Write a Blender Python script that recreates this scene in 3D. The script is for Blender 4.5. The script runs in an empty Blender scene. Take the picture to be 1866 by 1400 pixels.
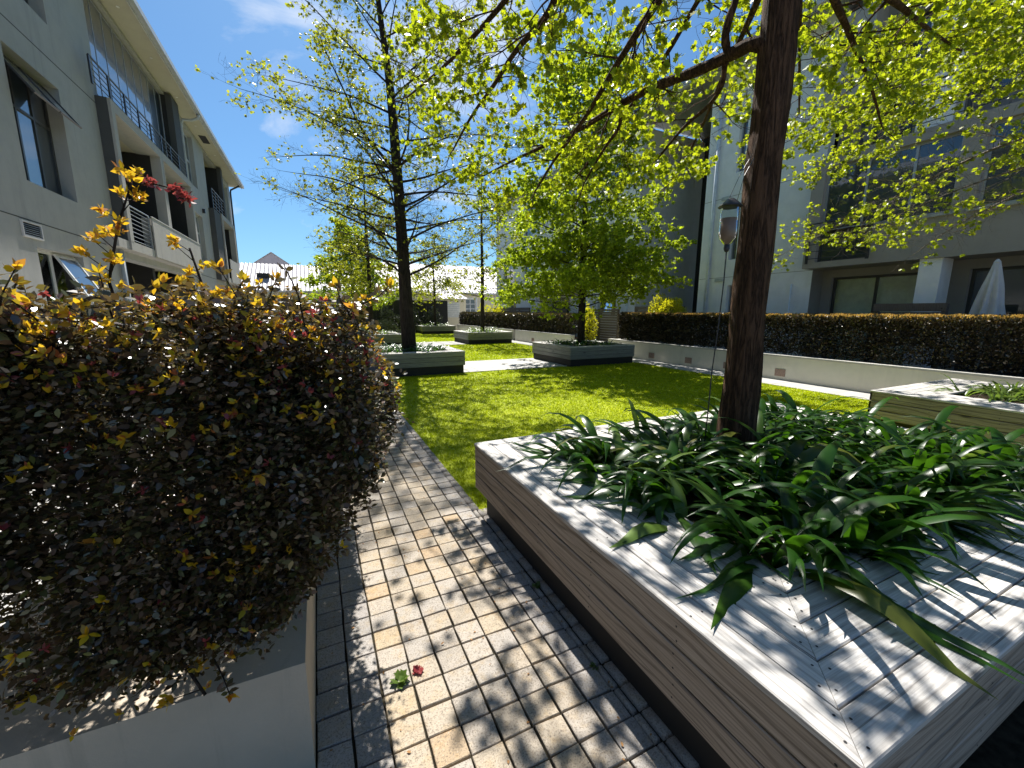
import bpy, math, random
import numpy as np
from mathutils import Vector, Matrix, noise
R = math.radians
random.seed(7); rng = np.random.default_rng(7)
SC = bpy.context.scene
COL = SC.collection

# ------------------------------------------------------------------ camera
cam_d = bpy.data.cameras.new('camera'); cam = bpy.data.objects.new('camera', cam_d); COL.objects.link(cam)
cam_d.sensor_width = 36; cam_d.lens = 14.409; cam_d.clip_start = .02; cam_d.clip_end = 3000
_pit, _yaw, _roll = R(10.0433), R(25.242), R(.178)
_fw = Vector((math.sin(_yaw) * math.cos(_pit), math.cos(_yaw) * math.cos(_pit), -math.sin(_pit)))
_rt = Vector((math.cos(_yaw), -math.sin(_yaw), 0)); _up = _rt.cross(_fw)
_r2 = _rt * math.cos(_roll) + _up * math.sin(_roll); _u2 = -_rt * math.sin(_roll) + _up * math.cos(_roll)
_m = Matrix((_r2, _u2, -_fw)).transposed().to_4x4(); _m.translation = (0, 0, 1.6)
cam.matrix_world = _m
SC.camera = cam

# ------------------------------------------------------------------ light
SUN_EL, SUN_AZ = 54.0, 9.0        # azimuth measured from +Y towards +X
sun_d = bpy.data.lights.new('sun', 'SUN'); sun = bpy.data.objects.new('sun', sun_d); COL.objects.link(sun)
sun_d.energy = 5.0; sun_d.angle = R(.53); sun_d.color = (1, .955, .89)
_s = Vector((math.sin(R(SUN_AZ)) * math.cos(R(SUN_EL)), math.cos(R(SUN_AZ)) * math.cos(R(SUN_EL)), math.sin(R(SUN_EL))))
sun.rotation_euler = (-_s).to_track_quat('-Z', 'Y').to_euler(); sun.location = (5, 30, 40)

world = bpy.data.worlds.new('World'); SC.world = world; world.use_nodes = True
nt = world.node_tree; nt.nodes.clear()
def N(t, ty, **kw):
    n = t.nodes.new(ty)
    for k, v in kw.items(): setattr(n, k, v)
    return n
_out = N(nt, 'ShaderNodeOutputWorld'); _bg = N(nt, 'ShaderNodeBackground'); _bg.inputs[1].default_value = .051
_sky = N(nt, 'ShaderNodeTexSky', sky_type='NISHITA', sun_disc=False, sun_elevation=R(SUN_EL), sun_rotation=R(SUN_AZ))
_sky.air_density = 1.0; _sky.dust_density = .7; _sky.ozone_density = 2.2
_tc = N(nt, 'ShaderNodeTexCoord')
_mp = N(nt, 'ShaderNodeMapping'); _mp.inputs['Scale'].default_value = (1.0, 1.0, 2.6); _mp.inputs['Location'].default_value = (.35, .2, .1)
_nz = N(nt, 'ShaderNodeTexNoise'); _nz.inputs['Scale'].default_value = 2.3; _nz.inputs['Detail'].default_value = 9; _nz.inputs['Roughness'].default_value = .58; _nz.inputs['Distortion'].default_value = .6
_cr = N(nt, 'ShaderNodeValToRGB'); _cr.color_ramp.elements[0].position = .54; _cr.color_ramp.elements[1].position = .80
_mx = N(nt, 'ShaderNodeMixRGB'); _mx.inputs[2].default_value = (9.5, 9.8, 10.4, 1)
_tint = N(nt, 'ShaderNodeMixRGB', blend_type='MULTIPLY'); _tint.inputs[0].default_value = 1; _tint.inputs[2].default_value = (.60, .94, 1.17, 1)
L = nt.links.new
L(_sky.outputs[0], _tint.inputs[1]); L(_tc.outputs['Generated'], _mp.inputs[0]); L(_mp.outputs[0], _nz.inputs['Vector']); L(_nz.outputs[0], _cr.inputs[0])
L(_cr.outputs[0], _mx.inputs[0]); L(_tint.outputs[0], _mx.inputs[1]); L(_mx.outputs[0], _bg.inputs[0]); L(_bg.outputs[0], _out.inputs[0])

SC.view_settings.view_transform = 'Standard'; SC.view_settings.look = 'None'; SC.view_settings.gamma = 1
SC.view_settings.use_curve_mapping = False; SC.view_settings.exposure = 1.1
SC.cycles.max_bounces = 6; SC.cycles.transparent_max_bounces = 12; SC.cycles.sample_clamp_indirect = 6

# ------------------------------------------------------------------ materials
def new_mat(name):
    m = bpy.data.materials.new(name); m.use_nodes = True
    t = m.node_tree; t.nodes.clear()
    o = N(t, 'ShaderNodeOutputMaterial'); p = N(t, 'ShaderNodeBsdfPrincipled')
    t.links.new(p.outputs[0], o.inputs[0])
    return m, t, p, o
def ramp(t, fac, stops):
    r = N(t, 'ShaderNodeValToRGB'); e = r.color_ramp.elements
    while len(e) < len(stops): e.new(.5)
    for k, (pos, c) in enumerate(stops): e[k].position = pos; e[k].color = (*c, 1)
    t.links.new(fac, r.inputs[0]); return r.outputs[0]
def tnoise(t, scale, detail=4, vec=None, rough=.55, dist=0, dim='3D', w=None):
    n = N(t, 'ShaderNodeTexNoise', noise_dimensions=dim); n.inputs['Scale'].default_value = scale
    n.inputs['Detail'].default_value = detail; n.inputs['Roughness'].default_value = rough; n.inputs['Distortion'].default_value = dist
    if vec is not None: t.links.new(vec, n.inputs['Vector'])
    if w is not None: t.links.new(w, n.inputs['W'])
    return n.outputs[0]
def mapping(t, src, scale=(1, 1, 1), loc=(0, 0, 0)):
    m = N(t, 'ShaderNodeMapping'); m.inputs['Scale'].default_value = scale; m.inputs['Location'].default_value = loc
    t.links.new(src, m.inputs[0]); return m.outputs[0]
def mixc(t, fac, a, b, mode='MIX'):
    m = N(t, 'ShaderNodeMixRGB', blend_type=mode)
    for i, v in ((0, fac), (1, a), (2, b)):
        if hasattr(v, 'is_linked') or hasattr(v, 'links'): t.links.new(v, m.inputs[i])
        else: m.inputs[i].default_value = v if i == 0 else (*v, 1)
    return m.outputs[0]
def mathn(t, op, a, b=0.0):
    m = N(t, 'ShaderNodeMath', operation=op)
    for i, v in ((0, a), (1, b)):
        if hasattr(v, 'links'): t.links.new(v, m.inputs[i])
        else: m.inputs[i].default_value = v
    return m.outputs[0]
def bump(t, p, h, strength=.3, dist=.01):
    b = N(t, 'ShaderNodeBump'); b.inputs['Strength'].default_value = strength; b.inputs['Distance'].default_value = dist
    t.links.new(h, b.inputs['Height']); t.links.new(b.outputs[0], p.inputs['Normal'])

def flat(name, col, rough=.6, spec=.5, metal=0.0, var=.12, scale=6, bstr=0, coat=0):
    m, t, p, o = new_mat(name); tc = N(t, 'ShaderNodeTexCoord')
    n = tnoise(t, scale, 6, tc.outputs['Object'])
    lo = tuple(c * (1 - var) for c in col); hi = tuple(min(1, c * (1 + var)) for c in col)
    t.links.new(ramp(t, n, [(.3, lo), (.7, hi)]), p.inputs['Base Color'])
    p.inputs['Roughness'].default_value = rough; p.inputs['Specular IOR Level'].default_value = spec; p.inputs['Metallic'].default_value = metal
    if coat: p.inputs['Coat Weight'].default_value = coat
    if bstr: bump(t, p, tnoise(t, scale * 12, 5, tc.outputs['Object']), bstr, .01)
    return m

def plaster(name, col, stain=.35, streak=True, warm=(1.0, .93, .84), rough_bump=.25):
    m, t, p, o = new_mat(name); tc = N(t, 'ShaderNodeTexCoord'); v = tc.outputs['Object']
    big = tnoise(t, .55, 7, v, .6, .4); mid = tnoise(t, 3.5, 8, v, .65)
    stv = mapping(t, v, (2.6, 2.6, .16)); st = tnoise(t, 1.6, 8, stv, .7, .2)
    c = mixc(t, mathn(t, 'MULTIPLY', ramp_f(t, big, .35, .75), .55), col, tuple(a * b * .93 for a, b in zip(col, warm)))
    c = mixc(t, mathn(t, 'MULTIPLY', ramp_f(t, mid, .42, .7), .45), c, tuple(a * .78 for a in col))
    if streak: c = mixc(t, mathn(t, 'MULTIPLY', ramp_f(t, st, .54, .78), stain), c, tuple(a * .55 for a in col))
    t.links.new(c, p.inputs['Base Color']); p.inputs['Roughness'].default_value = .85; p.inputs['Specular IOR Level'].default_value = .25
    h = mathn(t, 'ADD', tnoise(t, 60, 6, v, .7), mathn(t, 'MULTIPLY', tnoise(t, 7, 4, v), .8))
    bump(t, p, h, rough_bump, .012)
    return m
def ramp_f(t, v, a, b):
    r = N(t, 'ShaderNodeMapRange'); r.inputs[1].default_value = a; r.inputs[2].default_value = b
    t.links.new(v, r.inputs[0]); return r.outputs[0]

def wood_mat(name, light, dark, tint=None, gscale=1.0, contrast=1.0, rough=.75):
    m, t, p, o = new_mat(name); tc = N(t, 'ShaderNodeTexCoord'); oi = N(t, 'ShaderNodeObjectInfo')
    rnd = oi.outputs['Random']
    off = N(t, 'ShaderNodeCombineXYZ'); t.links.new(mathn(t, 'MULTIPLY', rnd, 37.0), off.inputs[0]); t.links.new(mathn(t, 'MULTIPLY', rnd, 91.0), off.inputs[1]); t.links.new(mathn(t, 'MULTIPLY', rnd, 13.0), off.inputs[2])
    add = N(t, 'ShaderNodeVectorMath', operation='ADD'); t.links.new(tc.outputs['Object'], add.inputs[0]); t.links.new(off.outputs[0], add.inputs[1])
    v = add.outputs[0]
    # growth rings pulled out along the board: mostly straight lines, some cathedral arches
    wv = N(t, 'ShaderNodeTexWave', wave_type='BANDS', bands_direction='Y', wave_profile='SIN')
    wv.inputs['Scale'].default_value = 6.5 * gscale; wv.inputs['Distortion'].default_value = 13; wv.inputs['Detail'].default_value = 2; wv.inputs['Detail Scale'].default_value = .9; wv.inputs['Detail Roughness'].default_value = .5
    t.links.new(mapping(t, v, (.20, 1, .3)), wv.inputs['Vector'])
    fine = tnoise(t, 1.0, 6, mapping(t, v, (3, 130, 130)), .75)
    crack = tnoise(t, 1.0, 3, mapping(t, v, (1.6, 85, 85)), .6, .2)
    patch = tnoise(t, 2.2, 6, mapping(t, v, (1, 3, 3)), .65)
    lines = mathn(t, 'MULTIPLY', ramp_f(t, wv.outputs['Fac'], .0, .22), ramp_f(t, tnoise(t, 1.0, 4, mapping(t, v, (2, 120, 120)), .7), .30, .52))
    g = mathn(t, 'ADD', mathn(t, 'MULTIPLY', lines, .26 * contrast), mathn(t, 'MULTIPLY', fine, .9))
    c = mixc(t, ramp_f(t, g, .28, .80), dark, light)
    c = mixc(t, mathn(t, 'MULTIPLY', ramp_f(t, crack, .64, .70), .8), c, tuple(a * .35 for a in dark))
    c = mixc(t, mathn(t, 'MULTIPLY', ramp_f(t, patch, .45, .75), .35), c, tint or dark)
    vary = mathn(t, 'ADD', mathn(t, 'MULTIPLY', rnd, .3), .83)
    cc = N(t, 'ShaderNodeVectorMath', operation='SCALE'); t.links.new(c, cc.inputs[0]); t.links.new(vary, cc.inputs['Scale'])
    # knots
    vo = N(t, 'ShaderNodeTexVoronoi', feature='F1'); vo.inputs['Scale'].default_value = 1.0; t.links.new(mapping(t, v, (2.4, 7.5, 7.5)), vo.inputs['Vector'])
    kn = ramp_f(t, vo.outputs['Distance'], .17, .05)
    c2 = mixc(t, mathn(t, 'MULTIPLY', kn, .75), cc.outputs[0], tuple(a * .3 for a in dark))
    t.links.new(c2, p.inputs['Base Color']); p.inputs['Roughness'].default_value = rough; p.inputs['Specular IOR Level'].default_value = .3
    h = mathn(t, 'SUBTRACT', mathn(t, 'ADD', mathn(t, 'MULTIPLY', lines, .22), mathn(t, 'MULTIPLY', fine, .5)), mathn(t, 'MULTIPLY', ramp_f(t, crack, .64, .70), 1.0))
    bump(t, p, h, .35, .003)
    return m

def leaf_mat(name, stops, trans=(.3, .5, .03), tw=.45, rough=.35, spec=.5, vscale=0):
    m, t, p, o = new_mat(name)
    g = N(t, 'ShaderNodeNewGeometry')
    c = ramp(t, g.outputs['Random Per Island'], stops)
    t.links.new(c, p.inputs['Base Color']); p.inputs['Roughness'].default_value = rough; p.inputs['Specular IOR Level'].default_value = spec
    tr = N(t, 'ShaderNodeBsdfTranslucent'); mx = N(t, 'ShaderNodeMixShader'); mx.inputs[0].default_value = tw
    t.links.new(mixc(t, 1.0, c, trans, 'MULTIPLY') if False else mixc(t, .5, c, trans), tr.inputs[0])
    t.links.new(p.outputs[0], mx.inputs[1]); t.links.new(tr.outputs[0], mx.inputs[2]); t.links.new(mx.outputs[0], o.inputs[0])
    return m

def paver_mat(name, island=False):
    m, t, p, o = new_mat(name); tc = N(t, 'ShaderNodeTexCoord'); v = tc.outputs['Object']
    geo = N(t, 'ShaderNodeNewGeometry')
    if island: rnd = geo.outputs['Random Per Island']; v = geo.outputs['Position']
    else: rnd = N(t, 'ShaderNodeObjectInfo').outputs['Random']; v = geo.outputs['Position']
    pos = N(t, 'ShaderNodeSeparateXYZ'); t.links.new(geo.outputs['Position'], pos.inputs[0])
    tan = ramp(t, rnd, [(0, (.60, .55, .48)), (.2, (.66, .59, .49)), (.42, (.61, .58, .54)), (.6, (.65, .60, .54)), (.8, (.57, .55, .53)), (.93, (.68, .58, .43)), (1, (.62, .48, .34))])
    grey = ramp(t, rnd, [(0, (.50, .49, .50)), (.5, (.58, .57, .57)), (1, (.46, .46, .47))])
    edge = mathn(t, 'ADD', mathn(t, 'LESS_THAN', pos.outputs[0], .14), mathn(t, 'GREATER_THAN', pos.outputs[0], .908))
    c = mixc(t, edge, tan, grey)
    c = mixc(t, ramp_f(t, tnoise(t, 14, 5, v, .65), .5, .75), c, mixc(t, 1.0, c, (1.0, .88, .68), 'MULTIPLY'))
    sp = tnoise(t, 150, 3, v, .75); c = mixc(t, mathn(t, 'MULTIPLY', ramp_f(t, sp, .50, .64), .75), c, (.20, .17, .14))
    sp2 = tnoise(t, 95, 3, v, .75); c = mixc(t, mathn(t, 'MULTIPLY', ramp_f(t, sp2, .58, .72), .5), c, (.82, .78, .72))
    st = tnoise(t, 5.5, 5, v, .6); c = mixc(t, mathn(t, 'MULTIPLY', ramp_f(t, st, .66, .8), .55), c, (.30, .17, .09))
    c = mixc(t, 1.0, c, (.60, .57, .525), 'MULTIPLY')
    t.links.new(c, p.inputs['Base Color']); p.inputs['Roughness'].default_value = .85; p.inputs['Specular IOR Level'].default_value = .2
    bump(t, p, mathn(t, 'ADD', sp, mathn(t, 'MULTIPLY', tnoise(t, 35, 5, v), 1.5)), .55, .005)
    return m

def bark_mat(name, a, b):
    m, t, p, o = new_mat(name); tc = N(t, 'ShaderNodeTexCoord'); v = mapping(t, tc.outputs['Object'], (1.5, 1.5, .30))
    vo = N(t, 'ShaderNodeTexVoronoi', feature='DISTANCE_TO_EDGE'); vo.inputs['Scale'].default_value = 26
    wv = N(t, 'ShaderNodeVectorMath', operation='ADD'); nn = N(t, 'ShaderNodeTexNoise'); nn.inputs['Scale'].default_value = 9; nn.inputs['Detail'].default_value = 4
    t.links.new(v, nn.inputs['Vector']); sc = N(t, 'ShaderNodeVectorMath', operation='SCALE'); sc.inputs['Scale'].default_value = .16
    t.links.new(nn.outputs['Color'], sc.inputs[0]); t.links.new(v, wv.inputs[0]); t.links.new(sc.outputs[0], wv.inputs[1]); t.links.new(wv.outputs[0], vo.inputs['Vector'])
    n = tnoise(t, 40, 6, v, .7)
    rid = mathn(t, 'ABSOLUTE', mathn(t, 'SUBTRACT', tnoise(t, 24, 4, mapping(t, tc.outputs['Object'], (1, 1, .10)), .6, .5), .5))
    f = mathn(t, 'ADD', mathn(t, 'ADD', mathn(t, 'MULTIPLY', ramp_f(t, rid, 0, .10), .42), mathn(t, 'MULTIPLY', ramp_f(t, vo.outputs['Distance'], 0, .25), .14)), mathn(t, 'MULTIPLY', n, .55))
    t.links.new(ramp(t, f, [(.15, a), (.8, b)]), p.inputs['Base Color']); p.inputs['Roughness'].default_value = .9; p.inputs['Specular IOR Level'].default_value = .15
    bump(t, p, f, 1.0, .03)
    return m

def corrugated(name, col, scale=70):
    m, t, p, o = new_mat(name); tc = N(t, 'ShaderNodeTexCoord'); v = tc.outputs['Object']
    n = tnoise(t, 1.2, 7, mapping(t, v, (3, .4, .4)), .65)
    t.links.new(ramp(t, n, [(.3, tuple(c * .8 for c in col)), (.6, col), (.8, (col[0], col[1] * .93, col[2] * .9))]), p.inputs['Base Color'])
    p.inputs['Roughness'].default_value = .45; p.inputs['Specular IOR Level'].default_value = .4
    return m

def glass_mat(name, tint=(.02, .03, .035), alpha=.0, rough=.02, ior=1.9):
    m, t, p, o = new_mat(name)
    gl = N(t, 'ShaderNodeBsdfGlossy'); gl.inputs['Roughness'].default_value = rough; gl.inputs['Color'].default_value = (.92, .95, 1, 1)
    lw = N(t, 'ShaderNodeFresnel'); lw.inputs['IOR'].default_value = ior
    nz = N(t, 'ShaderNodeBump'); nz.inputs['Strength'].default_value = .06; nz.inputs['Distance'].default_value = .05
    tc = N(t, 'ShaderNodeTexCoord'); t.links.new(tnoise(t, .9, 2, tc.outputs['Object']), nz.inputs['Height']); t.links.new(nz.outputs[0], gl.inputs['Normal'])
    mx = N(t, 'ShaderNodeMixShader'); t.links.new(lw.outputs[0], mx.inputs[0])
    if alpha:
        tr = N(t, 'ShaderNodeBsdfTransparent'); tr.inputs[0].default_value = (*tint, 1); t.links.new(tr.outputs[0], mx.inputs[1])
    else:
        p.inputs['Base Color'].default_value = (*tint, 1); p.inputs['Roughness'].default_value = .3; t.links.new(p.outputs[0], mx.inputs[1])
    t.links.new(gl.outputs[0], mx.inputs[2]); t.links.new(mx.outputs[0], o.inputs[0])
    return m

def turf_mat(name, base=False):
    m, t, p, o = new_mat(name); geo = N(t, 'ShaderNodeNewGeometry'); v = geo.outputs['Position']
    n = tnoise(t, 1.3, 6, v, .6); n2 = tnoise(t, 45, 4, v, .7)
    c = ramp(t, mathn(t, 'ADD', mathn(t, 'MULTIPLY', n, .6), mathn(t, 'MULTIPLY', n2 if base else geo.outputs['Random Per Island'], .4)), [(.25, (.24, .31, .004)), (.5, (.42, .50, .006)), (.75, (.58, .63, .010))])
    t.links.new(c, p.inputs['Base Color']); p.inputs['Roughness'].default_value = .55; p.inputs['Specular IOR Level'].default_value = .25
    if base: bump(t, p, mathn(t, 'ADD', n2, tnoise(t, 160, 3, v)), .9, .03)
    else:
        tr = N(t, 'ShaderNodeBsdfTranslucent'); mx = N(t, 'ShaderNodeMixShader'); mx.inputs[0].default_value = .4
        t.links.new(c, tr.inputs[0]); t.links.new(p.outputs[0], mx.inputs[1]); t.links.new(tr.outputs[0], mx.inputs[2]); t.links.new(mx.outputs[0], o.inputs[0])
    return m

MT = dict(
    render_l=plaster('grey_render', (.40, .405, .39), .55), render_lw=plaster('pale_render', (.60, .60, .60), .3),
    frame_grey=plaster('weathered_concrete', (.42, .41, .385), .7), panel_dark=plaster('charcoal_paint', (.085, .088, .088), .2),
    soffit=plaster('cream_soffit', (.52, .50, .40), .1, False), white=plaster('white_render', (.84, .86, .89), .22, rough_bump=.12),
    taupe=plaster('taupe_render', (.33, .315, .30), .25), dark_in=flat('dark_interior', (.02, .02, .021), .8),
    cream=plaster('cream_wall', (.72, .66, .50), .3), wall_cream=plaster('planter_wall_render', (.66, .64, .56), .35),
    bed_wall=plaster('bed_wall_render', (.52, .45, .36), 1.0), steel=flat('dark_steel', (.035, .038, .045), .4, .5, .3),
    alu=flat('grey_aluminium', (.42, .44, .46), .35, .5, .5), wframe=flat('white_frame', (.66, .66, .64), .4), bframe=flat('bronze_frame', (.05, .05, .05), .4),
    pipe=flat('painted_pipe', (.42, .45, .47), .45), pipe_w=flat('pale_pipe', (.66, .72, .79), .45), glass=glass_mat('window_glass'), glass_t=glass_mat('clear_glass', (.95, .97, .95), 1.0, .02, 1.4),
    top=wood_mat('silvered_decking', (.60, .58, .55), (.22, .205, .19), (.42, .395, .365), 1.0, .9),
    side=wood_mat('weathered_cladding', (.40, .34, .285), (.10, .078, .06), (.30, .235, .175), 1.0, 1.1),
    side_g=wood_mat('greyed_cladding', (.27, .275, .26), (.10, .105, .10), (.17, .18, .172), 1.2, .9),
    fence_w=wood_mat('fence_slat', (.17, .145, .13), (.06, .05, .045), None, 1.2, .9),
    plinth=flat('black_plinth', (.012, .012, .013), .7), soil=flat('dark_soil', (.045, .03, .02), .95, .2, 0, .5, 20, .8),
    paver=paver_mat('granite_setts'), paver_far=paver_mat('granite_setts_far', True), joint=flat('dark_jointing', (.030, .026, .017), .95, .1, 0, .6, 25, .6),
    slab=flat('pale_paving', (.38, .37, .35), .8, .3, 0, .12, 3, .3), concrete=flat('pale_concrete', (.46, .445, .41), .85, .3, 0, .12, 2, .3),
    ground=flat('bare_ground', (.20, .19, .165), .9, .2, 0, .2, .5, .3),
    turf=turf_mat('turf_base', True), blade=turf_mat('turf_blades'),
    bark=bark_mat('oak_bark', (.010, .007, .005), (.125, .070, .042)), bark2=bark_mat('dark_bark', (.012, .010, .009), (.06, .048, .040)), bark3=bark_mat('grey_twig_bark', (.10, .085, .07), (.24, .205, .18)),
    roof=corrugated('corrugated_roof', (.40, .375, .385)), black=flat('black_fence', (.012, .013, .016), .5), blind=flat('pale_blind', (.50, .55, .48), .7),
    curtain=flat('pale_curtain', (.80, .84, .76), .9), canvas=flat('grey_canvas', (.52, .54, .58), .8, .3, 0, .1, 5, .2), brick=flat('terracotta_airbrick', (.30, .215, .175), .85, .3, 0, .25, 30, .5),
    oak=leaf_mat('spring_oak_leaf', [(0, (.07, .12, .008)), (.3, (.13, .21, .010)), (.55, (.21, .30, .012)), (.85, (.34, .39, .014)), (1, (.44, .40, .02))], (.62, .70, .012), .55, .4),
    oak_y=leaf_mat('young_sparse_leaf', [(0, (.06, .09, .010)), (.35, (.12, .17, .012)), (.65, (.25, .30, .02)), (1, (.42, .38, .03))], (.66, .70, .02), .5, .4),
    oak_g=leaf_mat('green_oak_leaf', [(0, (.08, .14, .010)), (.3, (.14, .23, .012)), (.6, (.22, .32, .016)), (1, (.34, .42, .02))], (.60, .72, .02), .6, .4),
    hedge=leaf_mat('purple_green_leaf', [(0, (.024, .034, .012)), (.3, (.05, .03, .024)), (.5, (.06, .075, .022)), (.75, (.13, .07, .05)), (.9, (.20, .15, .10)), (1, (.20, .20, .05))], (.30, .20, .03),   .20, .27, .9),  # paler brown and pink stops colour sunlit glints into some leaves
    young=leaf_mat('golden_young_leaf', [(0, (.50, .28, .015)), (.4, (.62, .44, .02)), (.7, (.35, .38, .02)), (.88, (.40, .10, .04)), (1, (.30, .05, .05))], (.85, .50, .02), .5, .35, .6),
    redleaf=leaf_mat('wine_red_leaf', [(0, (.16, .02, .03)), (1, (.32, .06, .06))], (.45, .08, .06), .35, .3, .7),
    hedge2=leaf_mat('bronze_hedge_leaf', [(0, (.018, .022, .009)), (.5, (.034, .030, .014)), (.8, (.08, .05, .026)), (1, (.09, .07, .03))], (.12, .10, .02), .18, .3, .9),
    hedge2y=leaf_mat('copper_hedge_tip', [(0, (.36, .20, .06)), (.5, (.52, .34, .08)), (1, (.42, .36, .09))], (.6, .35, .06), .4, .4, .6),
    strap=leaf_mat('strap_leaf', [(0, (.008, .032, .004)), (.6, (.016, .056, .006)), (.93, (.032, .072, .009)), (1, (.12, .12, .02))], (.13, .36, .010), .28, .30, .35),
    strap_l=leaf_mat('pale_strap_leaf', [(0, (.04, .09, .015)), (.6, (.10, .17, .03)), (1, (.20, .25, .05))], (.30, .45, .05), .35, .3, .6),
    yellow=leaf_mat('lime_shrub_leaf', [(0, (.36, .38, .015)), (1, (.62, .58, .02))], (.75, .72, .02), .5, .4),
    dshrub=leaf_mat('dark_shrub_leaf', [(0, (.015, .022, .012)), (1, (.05, .055, .035))], (.06, .09, .03), .2, .35, .7),
    feeder_glass=glass_mat('feeder_plastic', (.80, .84, .86), 1.0, .05, 1.25), sugar=flat('brown_nectar', (.30, .19, .13), .35), black_p=flat('black_plastic', (.02, .02, .025), .4),
    weed=leaf_mat('weed_leaf', [(0, (.06, .12, .02)), (1, (.12, .18, .03))], (.2, .3, .03), .4), lamp=flat('downlight_lens', (.9, .9, .85), .2),
)

# ------------------------------------------------------------------ builders
ORG = {}
def tagp(o, label=None, cat=None, group=None, kind=None):
    if label: o['label'] = label
    if cat: o['category'] = cat
    if group: o['group'] = group
    if kind: o['kind'] = kind
    return o
def thing(name, label, cat, loc=(0, 0, 0), group=None):
    o = bpy.data.objects.new(name, None); COL.objects.link(o); o.location = loc; ORG[o.name] = Vector(loc); o.empty_display_size = .1
    return tagp(o, label, cat, group)
def link(name, me, mat, parent, kind=None):
    o = bpy.data.objects.new(name, me); COL.objects.link(o)
    if mat and not me.materials: me.materials.append(mat)
    if parent is not None: o.parent = parent; ORG[o.name] = ORG[parent.name]
    else: ORG[o.name] = Vector((0, 0, 0))
    if kind: o['kind'] = kind
    return o
class MB:
    def __init__(s): s.v = []; s.f = []
    def quad(s, a, b, c, d): n = len(s.v); s.v += [a, b, c, d]; s.f.append((n, n + 1, n + 2, n + 3)); return s
    def poly(s, pts): n = len(s.v); s.v += list(pts); s.f.append(tuple(range(n, n + len(pts)))); return s
    def box(s, x0, y0, z0, x1, y1, z1):
        x0, x1 = min(x0, x1), max(x0, x1); y0, y1 = min(y0, y1), max(y0, y1); z0, z1 = min(z0, z1), max(z0, z1)
        n = len(s.v); s.v += [(x0, y0, z0), (x1, y0, z0), (x1, y1, z0), (x0, y1, z0), (x0, y0, z1), (x1, y0, z1), (x1, y1, z1), (x0, y1, z1)]
        s.f += [(n, n + 3, n + 2, n + 1), (n + 4, n + 5, n + 6, n + 7), (n, n + 1, n + 5, n + 4), (n + 1, n + 2, n + 6, n + 5), (n + 2, n + 3, n + 7, n + 6), (n + 3, n, n + 4, n + 7)]
        return s
    def tube(s, pts, rad, seg=8, cap=True):
        pts = [Vector(p) for p in pts]; n0 = len(s.v); k = len(pts)
        if not hasattr(rad, '__len__'): rad = [rad] * k
        ref = Vector((0, 0, 1)) if abs((pts[-1] - pts[0]).normalized().z) < .9 else Vector((1, 0, 0))
        for i, p in enumerate(pts):
            d = (pts[min(i + 1, k - 1)] - pts[max(i - 1, 0)]).normalized(); a = d.cross(ref).normalized(); b = d.cross(a)
            for j in range(seg):
                q = 2 * math.pi * j / seg; s.v.append(tuple(p + (a * math.cos(q) + b * math.sin(q)) * rad[i]))
        for i in range(k - 1):
            for j in range(seg):
                a0 = n0 + i * seg + j; a1 = n0 + i * seg + (j + 1) % seg; s.f.append((a0, a1, a1 + seg, a0 + seg))
        if cap: s.f.append(tuple(n0 + j for j in reversed(range(seg)))); s.f.append(tuple(n0 + (k - 1) * seg + j for j in range(seg)))
        return s
    def build(s, name, mat, parent=None, smooth=False, kind=None):
        o_ = ORG[parent.name] if parent is not None else Vector((0, 0, 0))
        me = bpy.data.meshes.new(name); me.from_pydata([(p[0] - o_.x, p[1] - o_.y, p[2] - o_.z) for p in s.v], [], s.f); me.update()
        if smooth: me.polygons.foreach_set('use_smooth', [True] * len(me.polygons))
        return link(name, me, mat, parent, kind)
def np_mesh(name, V, F, mat, parent=None, smooth=False, kind=None):
    """V (n,3), F (m,k)"""
    V = np.asarray(V, dtype=np.float32).reshape(-1, 3)
    if parent is not None: V = V - np.array(ORG[parent.name], dtype=np.float32)
    F = np.asarray(F, dtype=np.int32); m, k = F.shape
    me = bpy.data.meshes.new(name); me.vertices.add(len(V)); me.vertices.foreach_set('co', V.ravel())
    me.loops.add(m * k); me.loops.foreach_set('vertex_index', F.ravel())
    me.polygons.add(m); me.polygons.foreach_set('loop_start', np.arange(m, dtype=np.int32) * k)
    if smooth: me.polygons.foreach_set('use_smooth', np.ones(m, dtype=bool))
    me.update(calc_edges=True)
    return link(name, me, mat, parent, kind)

def unit(a): return a / np.maximum(np.linalg.norm(a, axis=-1, keepdims=True), 1e-9)
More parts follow.
